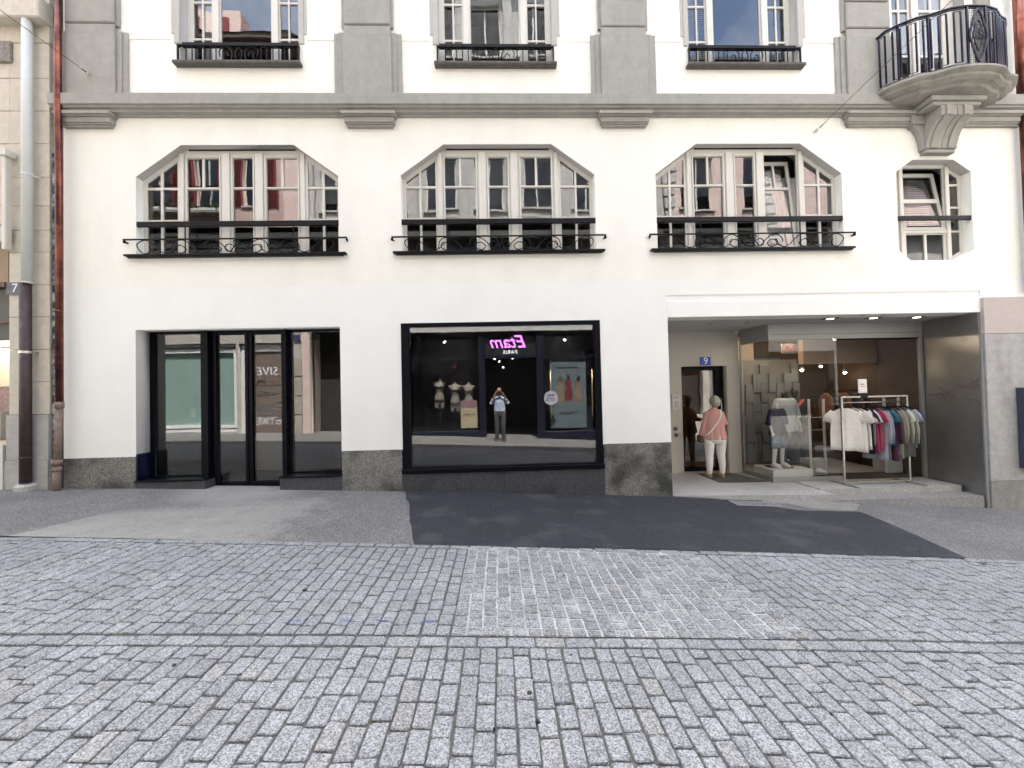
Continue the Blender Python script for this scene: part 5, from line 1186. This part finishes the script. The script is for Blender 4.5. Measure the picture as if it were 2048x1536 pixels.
def owindow(parent,x0,x1,z0,z1,fm,mull=2,front=-.16,curt=False,sill=True):
    w_=empty('window'); w_.parent=parent; b=MB(); y=OY+front
    b.cbox(x0,x0+.06,y,y+.05,z0,z1,.003); b.cbox(x1-.06,x1,y,y+.05,z0,z1,.003); b.cbox(x0+.061,x1-.061,y,y+.05,z0,z0+.06,.003); b.cbox(x0+.061,x1-.061,y,y+.05,z1-.06,z1,.003)
    for k in range(1,mull): x=x0+(x1-x0)*k/mull; b.cbox(x-.03,x+.03,y,y+.05,z0+.061,z1-.061,.003)
    b.build('frame',fm,w_); MB().box(x0+.02,x1-.02,y+.01,y+.02,z0+.02,z1-.02).build('pane',oglass,w_)
    MB().box(x0-.1,x1+.1,y-.5,y-.45,z0-.2,z1+.2).build('room_back',M['dark'],w_)
    if curt: MB().box(x0+.1,x0+.1+(x1-x0)*.3,y-.12,y-.1,z0,z1).build('curtain',M['curtain'],w_)
    if sill: MB().cbox(x0-.08,x1+.08,OY-.1,OY+.07,z0-.07,z0-.001,.004).build('sill',greyst,w_)
# pink building with red shutters
pk=empty('pink_building',(0,0,0),'pink rendered house with red shutters, seen mirrored in the left windows','building')
hp=[(-12.6,-11.7,8.55,10.6),(-10.9,-10.0,8.55,10.6),(-9.2,-8.4,8.55,10.6),(-15,-14,8.55,10.6),(-12.6,-11.7,11.6,13.2),(-10.9,-10.0,11.6,13.2),(-9.2,-8.4,11.6,13.2)]
owall(pk,-26,-7.75,7.7,14.0,hp,pinkm); MB().box(-7.749,-7.05,OY-.4,OY+.02,7.7,14.3).build('wall_return',palep,pk)  # return painted paler pink to show it sunlit
for h in hp:
    owindow(pk,*h,M['frame'],curt=h[0]>-11.5 and h[0]<-10)
    for s in(-1,1):
        a,b_=(h[0]-.5,h[0]-.03) if s<0 else (h[1]+.03,h[1]+.5)
        sm=MB(); ob(sm,a,a+.06,.0,.05,h[2]-.05,h[3]+.05); ob(sm,b_-.06,b_,.0,.05,h[2]-.05,h[3]+.05)
        z=h[2]
        while z<h[3]: sm.obox(((a+b_)/2,OY+.028,z),b_-a-.12,.05,.012,Matrix.Rotation(R(30),3,'X')); z+=.055
        sm.build('shutter',redsh,pk)
b=MB(); ob(b,-26,-7.0,0,.95,14.01,14.25); b.build('eaves',mat('brown_eaves',(.10,.075,.06),.8),pk)
MB().add([(-26,OY+1,14.2),(-7,OY+1,14.2),(-7,OY-3,16.6),(-26,OY-3,16.6)],[(0,1,2,3)]).build('roof',mat('brown_tiles',(.14,.07,.05),.9,var=.3,vscale=20),pk)
b=MB(); b.box(-26,-7.06,OY-6,OY-.7,7.7,14); b.build('building_body',pinkm,pk)
b=MB(); b.cbox(-11.3,-9.4,OY-.9,OY-.3,14.6,16.2,.02); b.build('dormer',palep,pk)
for x in (-11.0,-9.95): b=MB(); b.cbox(x-.18,x+.18,OY-.29,OY-.24,14.9,15.9,.01); b.build('dormer_shutter',redsh,pk)
bl_=MB(); ob(bl_,-12.9,-9.7,.0,.45,8.2,8.27); bl_.build('balcony_slab',greyd,pk)
fl=MB(); r_=random.Random(2)
for k in range(260): x=r_.uniform(-12.85,-9.75); fl.obox((x,OY+.38+r_.uniform(-.08,.1),8.42+r_.uniform(-.12,.2)),.07,.05,.01,Matrix.Rotation(r_.uniform(0,6),3,'X')@Matrix.Rotation(r_.uniform(0,6),3,'Y'))
fl.build('balcony_plants',mat('plant_green',(.05,.08,.04),.8),pk)['kind']='stuff'
b=MB(); ob(b,-12.9,-9.7,.3,.46,8.27,8.36); b.build('flower_box',M['frame'],pk)
rl_=MB()
for k in range(30): x=-12.88+k*.109; rl_.box(x-.006,x+.006,OY+.43,OY+.442,8.27,9.1)
rl_.box(-12.9,-9.7,OY+.42,OY+.45,9.1,9.13); rl_.build('balcony_railing',M['black'],pk)
# dark first floor band and the ground floor on the left
b=MB(); ob(b,-26,-7.0,0,.16,7.35,7.69); ob(b,-26,-7.0,.0,.05,4.6,7.34); b.build('dark_band',darkband,pk)
MB().box(-26,-7.0,OY-6,OY-.35,4.0,7.69).build('band_body',M['dark'],pk)
lo_=empty('stone_shopfront',(0,0,0),'pale stone shopfront with frosted green window and graffitied brown door, mirrored at the left','shopfront')
hl=[(-13.6,-9.62,.35,3.6),(-9.53,-7.85,.18,3.6),(-6.92,-5.2,.2,4.05)]
owall(lo_,-26,-4.1,-.2,4.55,hl,mat('sunlit_limestone',(.44,.42,.38),.9,bump=.003,bscale=20,var=.15,vscale=3))
b=MB(); ob(b,-13.6,-9.62,-.2,-.12,3.50,3.59); ob(b,-13.6,-9.62,-.2,-.12,3.28,3.42); ob(b,-13.6,-9.62,-.2,-.12,.36,.46); ob(b,-13.6,-9.62,-.2,-.10,.50,.62); ob(b,-9.78,-9.63,-.2,-.1,.63,3.27); b.build('window_frame',mat('white_alu',(.78,.78,.80),.4),lo_)
MB().box(-13.6,-9.62,OY-.26,OY-.22,.3,3.59).build('frosted_pane',mat('green_frosted_film',(.25,.37,.335),.25,var=.06,vscale=2),lo_)
MB().box(-13,-4.2,OY-5,OY-.8,-.3,4.5).build('shop_back',M['dark'],lo_)
b=MB(); ob(b,-9.50,-7.87,-.2,-.12,3.3,3.55); b.build('door_head',bpy.data.materials['white_alu'],lo_)
b=MB(); ob(b,-9.20,-7.95,-.22,-.16,.2,3.18); b.build('brown_door',mat('brown_door_paint',(.135,.095,.08),.6,var=.05),lo_)
b=MB(); ob(b,-9.50,-9.28,-.2,-.05,.2,3.29,.02); b.build('white_post',bpy.data.materials['white_alu'],lo_)
gw=mat('white_spray',(.75,.78,.82),.7); gk=mat('black_spray',(.02,.02,.02),.7); gg=mat('grey_spray',(.30,.33,.34),.7)
lettering('SIVE',.44,(-8.58,OY-.157,2.55),gw,lo_,'graffiti',True,depth=.002,shear=.1)
lettering('oTXE',.40,(-8.58,OY-.157,.70),gw,lo_,'graffiti',True,depth=.002,shear=-.2)
rg=random.Random(8)
for (mm,zc,nn,w_) in ((gk,2.12,3,.45),(gg,1.75,4,.42),(gg,1.2,5,.45),(gw,.75,3,.4),(gg,.95,3,.4)):
    for k in range(nn):
        P=[(-8.58+rg.uniform(-w_,w_),OY-.155,zc+rg.uniform(-.13,.13)) for _ in range(5)]
        MB().tube(smooth_path(P,5),[(.010,.002)]*21,5).build('graffiti',mm,lo_)
MB().tube([(-8.02,OY-.13,1.45),(-8.2,OY-.13,1.45)],.02,8).build('door_handle',M['chrome'],lo_)
for z in (0.9,1.6,2.3,3.0): b=MB(); ob(b,-7.8,-7.22,0,.06,z-.66,z-.006); b.build('pier_stone',mat('pier_lime',(.40,.36,.31),.9,var=.15,vscale=6),lo_)
b=MB(); ob(b,-7.5,-7.24,0.065,.075,3.68,3.86); b.build('street_plate',mat('purple_blue_enamel',(.06,.06,.16),.4),lo_)
b=MB(); b.box(-7.21,-6.925,OY-.8,OY+.05,.1,3.95); b.build('door_jamb',palep,lo_)  # sunlight on the jamb put into its paler colour
# grey stone building over the lingerie shop
gs=empty('grey_stone_building',(0,0,0),'tall grey stone building over the lingerie shop, mirrored in the middle windows','building')
hg=[]
for x in (-6.4,-4.35,-2.55,-.75,1.05,2.9,4.7):
    for z in (8.35,11.4,14.2): hg.append((x,x+1.15,z,z+1.95))
owall(gs,-7.04,6.2,7.75,17.5,hg,greyst)
for h in hg: owindow(gs,*h,M['frame'],curt=(int(h[0]*10)%3==0))
MB().box(-7.04,6.2,OY-6,OY-.75,7.75,17.4).build('building_body',greyst,gs)
for x in (-6.9,-5.1,-3.1,-1.3,.5,2.35,4.15,5.95): b=MB(); ob(b,x,x+.3,0,.14,7.9,17.2); b.build('pilaster',greyst,gs)
b=MB(); ob(b,-7.04,6.2,0,.2,7.76,7.95); ob(b,-7.04,6.2,0,.2,10.7,10.85); ob(b,-7.04,6.2,0,.6,17.3,17.6); b.build('cornice',greyd,gs)
b=MB(); ob(b,-7.04,6.2,-.1,.05,4.6,7.74); b.build('dark_band',darkband,gs); b=MB(); ob(b,-7.04,6.2,.051,.35,7.15,7.5,.03); ob(b,-7.04,6.2,.051,.3,6.2,6.45,.03); ob(b,-7.04,6.2,.051,.12,5.2,5.3,.02); b.build('blind_box',mat('dark_box',(.07,.072,.068),.5),gs)
# lingerie shop
et=empty('lingerie_shop',(0,0,0),'dark blue lingerie shopfront with a violet neon sign, mirrored in the middle shop window','shopfront')
nav=mat('shop_navy',(.008,.010,.028),.4)
b=MB()
for x0,x1 in ((-4.09,-2.6),(-2.597,-1.1),(-1.097,.45),(.453,2.1),(2.103,4.35)): ob(b,x0,x1,.02,.10,3.78,4.0,.004)
b.build('light_fascia',mat('pale_fascia',(.55,.55,.52),.6),et)
b=MB(); ob(b,-4.09,4.35,-.3,.0,4.01,4.59); b.build('upper_fascia',darkband,et)
b=MB(); ob(b,-4.09,-3.4,-.3,.03,-.3,3.77); ob(b,3.75,4.35,-.3,.03,-.3,3.77); ob(b,-.72,-.50,-.3,.02,-.3,3.77); ob(b,1.38,1.62,-.3,.02,-.3,3.77); ob(b,-3.39,-.73,-.3,-.02,-.3,.20); ob(b,1.63,3.74,-.3,-.02,-.3,.12); ob(b,-3.39,-.73,-.26,-.20,2.78,2.86); ob(b,1.63,3.74,-.26,-.20,2.78,2.86); ob(b,-.49,1.37,-.3,-.05,2.82,2.95); b.build('frame',nav,et)
for x0,x1,z0 in ((-3.39,-.73,.21),(1.63,3.74,.13)): MB().box(x0,x1,OY-.16,OY-.15,z0,3.77).build('pane',glass('et_glass',.93,.03),et)
b=MB(); b.box(-4.0,4.3,OY-4.5,OY-4.4,-.3,4.5); b.box(-3.4,-.5,OY-1.5,OY-1.45,-.3,3.7); b.box(1.5,3.8,OY-1.1,OY-1.0,-.3,3.7); b.box(-4.0,4.3,OY-4.4,OY-.3,3.9,4.0); b.box(-4.09,-4.0,OY-4.4,OY-.3,-.3,4); b.box(4.3,4.35,OY-4.4,OY-.3,-.3,4); b.build('inner_walls',mat('navy_wall',(.012,.013,.024),.7),et)
b=MB(); b.box(-.49,1.37,OY-.12,OY-.08,2.96,3.76); b.build('sign_board',mat('sign_black',(.015,.018,.016),.5),et)
ns=empty('neon_sign',(.39,OY-.05,3.36),'violet script neon reading Etam with small white PARIS, mirrored in the middle shop window','sign')
lettering('Etam',.64,(0,0,.03),emis('violet_neon',(.82,.26,.92),2.2),ns,'letters',True,depth=.03,shear=.35,bold=.004)
lettering('PARIS',.19,(.05,0,-.33),emis('white_letters',(.9,1,.95),1.6),ns,'letters',True,depth=.02,space=1.1)
ds=mat('bisque_torso',(.42,.38,.34),.5)
def bust(x,z,lab,dark_):
    r=empty('bust_form',(x,OY-.62,z),lab,'mannequin','lingerie busts')
    b=MB(); b.loft([((0,0,zz),rx,ry) for zz,rx,ry in((0,.08,.08),(.05,.155,.11),(.2,.175,.12),(.32,.165,.11),(.45,.125,.09),(.58,.15,.10),(.70,.175,.115),(.80,.18,.10),(.86,.12,.07),(.92,.06,.055),(.98,.055,.05))],18)
    for s in(-1,1): b.sphere((s*.075,.085,.66),.065,.06,.06); b.sphere((s*.19,0,.80),.05,.05,.06); b.tube([(s*.09,0,.1),(s*.10,0,-.12)],[.085,.075],12)
    vol_join(b,'torso',ds,r,.012)
    b=MB(); 
    for s in(-1,1): b.sphere((s*.075,.092,.655),.068,.062,.055); b.tube([(s*.08,.13,.69),(s*.11,.02,.845),(s*.08,-.09,.75)],.008,5)
    b.loft([((0,0,.60),.160,.108),((0,0,.64),.166,.112)],18); b.build('bra',dark_,r,True)
    b=MB(); b.loft([((0,0,.02),.06,.06),((0,0,.10),.165,.122),((0,0,.2),.182,.127)],18); b.build('briefs',dark_,r,True)
    b=MB(); b.tube([(0,0,.0),(0,0,-z+.28)],.014,8); b.loft([((0,0,-z+.25),.16,.12),((0,0,-z+.27),.16,.12)],18); b.build('stand',M['chrome'],r)
bl2=mat('black_lace',(.015,.012,.02),.7)
bust(-2.25,1.15,'lingerie bust in black bra and briefs, tallest of the three mirrored busts',bl2); bust(-1.67,1.02,'lingerie bust in dark grey set, middle of the three mirrored busts',mat('grey_lace',(.05,.045,.055),.7)); bust(-1.15,1.0,'lingerie bust in a pale set beside the pillar, mirrored in the glass',mat('beige_lace',(.35,.30,.24),.7))
pt=empty('offer_panel',(-1.12,OY-.1,.30),'brown and cream offer panel leaning in the lingerie window','sign')
MB().box(-.30,.30,-.05,-.03,0,.72).build('panel',mat('cream_panel',(.42,.36,.25),.7),pt); MB().box(-.30,.30,-.05,-.03,.725,1.0).build('header',mat('mauve_header',(.25,.15,.16),.7),pt)
lettering('3=1 OFFERT',.085,(0,-.028,.48),M['dark'],pt,'lettering',True,depth=.002,bold=.002)
ps_=empty('poster',(2.55,OY-.2,.22),'pale blue poster with three figures in swimwear behind the lingerie shop glass','poster')
MB().box(-.66,.66,-.02,0,0,2.42).build('sheet_paper',mat('pale_blue_paper',(.20,.27,.30),.7),ps_)
for dx,h_,c_,hc in ((.37,.0,(.40,.28,.22),(.03,.02,.02)),(0,.07,(.30,.05,.07),(.04,.02,.015)),(-.30,.0,(.38,.30,.20),(.20,.12,.05))):
    q=MB(); q.prism([(-.13,0),(.13,0),(.15,.3),(.10,.48),(.13,.68),(.06,.74),(-.06,.74),(-.13,.68),(-.10,.48),(-.15,.3)],0,.003); o=q.build('figure_body',mat('fig_%d'%int(dx*100+50),c_,.7),ps_,fix=True); o.location=(dx,.001,.92+h_)
    q=MB(); q.prism([(.085*math.cos(k*.524)*(.8),.11*math.sin(k*.524)) for k in range(12)],0,.003); o=q.build('figure_head',mat('fh_%d'%int(dx*100+50),hc,.7),ps_,fix=True); o.location=(dx,.001,1.78+h_)
for z,s_ in ((2.2,'COLLECTION BAIN'),(.55,'NOUVELLE COLLECTION')): pass
MB().box(-.42,.42,.001,.004,2.18,2.23).box(-.36,.36,.001,.004,.55,.58).box(-.2,.2,.001,.004,.49,.52).build('print_line',M['dark'],ps_)
for x,lab in ((1.86,'long brass door handle behind the round discount sticker'),(3.36,'long brass door handle right of the swimwear poster')):
    hd=empty('door_handle_bar',(x,OY+.10,.62),lab,'door handle','brass handles of the lingerie shop'); MB().tube([(0,0,0),(0,0,1.72)],.022,10).build('bar',mat('brass',(.75,.6,.35),.3,metal=.8) if x<2 else bpy.data.materials['brass'],hd,True)
    MB().tube([(0,0,.3),(0,-.12,.3)],.012,6).tube([(0,0,1.4),(0,-.12,1.4)],.012,6).build('bracket',bpy.data.materials['brass'],hd)
stk=empty('sticker',(1.86,OY+.16,1.33),'round pale lilac discount sticker reading -20%, mirrored in the middle shop window','sticker')
MB().tube([(0,-.006,0),(0,.0,0)],.25,32).build('disc',mat('lilac_disc',(.55,.56,.68),.6),stk); lettering('-20%',.19,(0,.003,-.06),M['dark'],stk,'lettering',True,depth=.002)
MB().box(-.12,.12,.001,.004,.06,.085).box(-.15,.15,.001,.004,.10,.12).build('print_line',M['dark'],stk)
for k,(x,z) in enumerate(((-.15,2.72),(.05,2.6),(.6,2.73),(.2,2.35),(-1.35,2.6),(-1.0,2.55),(2.2,3.05),(2.4,3.1),(2.05,2.85))):
    MB().sphere((x,OY-2.2,z+.25),.03,n=8,m_=5).build('ceiling_bulb',emis('shop_bulb_%d'%k,(1,.95,.85),14),et)
MB().sphere((-1.65,OY-.5,2.55),.07,n=10,m_=6).build('red_ornament',mat('red_ornament',(.5,.01,.03),.4),et)
# rusticated building on the right
rb2=empty('rusticated_building',(0,0,0),'pale building with rusticated stone pilasters opposite, mirrored in the right hand windows','building')
hr=[]
for x in (7.0,9.4,13.2,15.4):
    for z in (8.3,11.2): hr.append((x,x+1.2,z,z+2.0))
owall(rb2,6.22,26,7.75,13.6,hr,palep)
for h in hr: owindow(rb2,*h,M['frame'])
MB().box(6.22,26,OY-5,OY-.75,-2,13.5).build('building_body',palep,rb2)
for x in (6.3,8.55,11.1,14.6):
    z=7.8
    while z<13.2: b=MB(); ob(b,x,x+.42,0,.14,z,z+.40,.03); b.build('rustic_block',greyst,rb2); z+=.46
b=MB(); ob(b,6.22,26,0,.35,7.3,7.74,.02); ob(b,6.22,26,0,.6,13.5,13.8); b.build('cornice',darkband,rb2)
b=MB(); ob(b,6.22,26,-.3,.02,3.95,7.29); b.build('first_floor',greyst,rb2); b=MB(); ob(b,4.36,26,-.3,.0,-2.2,.3); ob(b,4.36,26,-.3,.05,3.0,3.94); ob(b,6.0,6.5,-.3,.03,.31,3.0); ob(b,9.5,10.0,-.3,.03,.31,3.0); ob(b,14,14.6,-.3,.03,.31,3.0); b.build('ground_floor',greyst,rb2)
MB().box(4.4,26,OY-.5,OY-.35,-.5,4.6).build('dark_shop',M['dark'],rb2); MB().box(4.36,6.2,OY-.34,OY-.02,3.95,4.59).build('fascia_band',darkband,rb2)
# distant gable and chimney against the sky
MB().add([(8,OY-9,10),(16,OY-9,10),(12,OY-9,20),(8,OY-14,10),(16,OY-14,10),(12,OY-14,20)],[(0,1,2),(5,4,3),(0,2,5,3),(1,4,5,2)]).build('gable',greyd,rb2)

for (x,y,z,e,nm) in ((-2.0,OY-.45,3.5,12,'shop_lamp'),(2.5,OY-.5,3.5,9,'shop_lamp')):
    ld=bpy.data.lights.new(nm,'POINT'); ld.energy=e; ld.color=(1,.93,.85); ld.shadow_soft_size=.015; lo=bpy.data.objects.new(nm,ld); col.objects.link(lo); lo.location=(x,y,z)
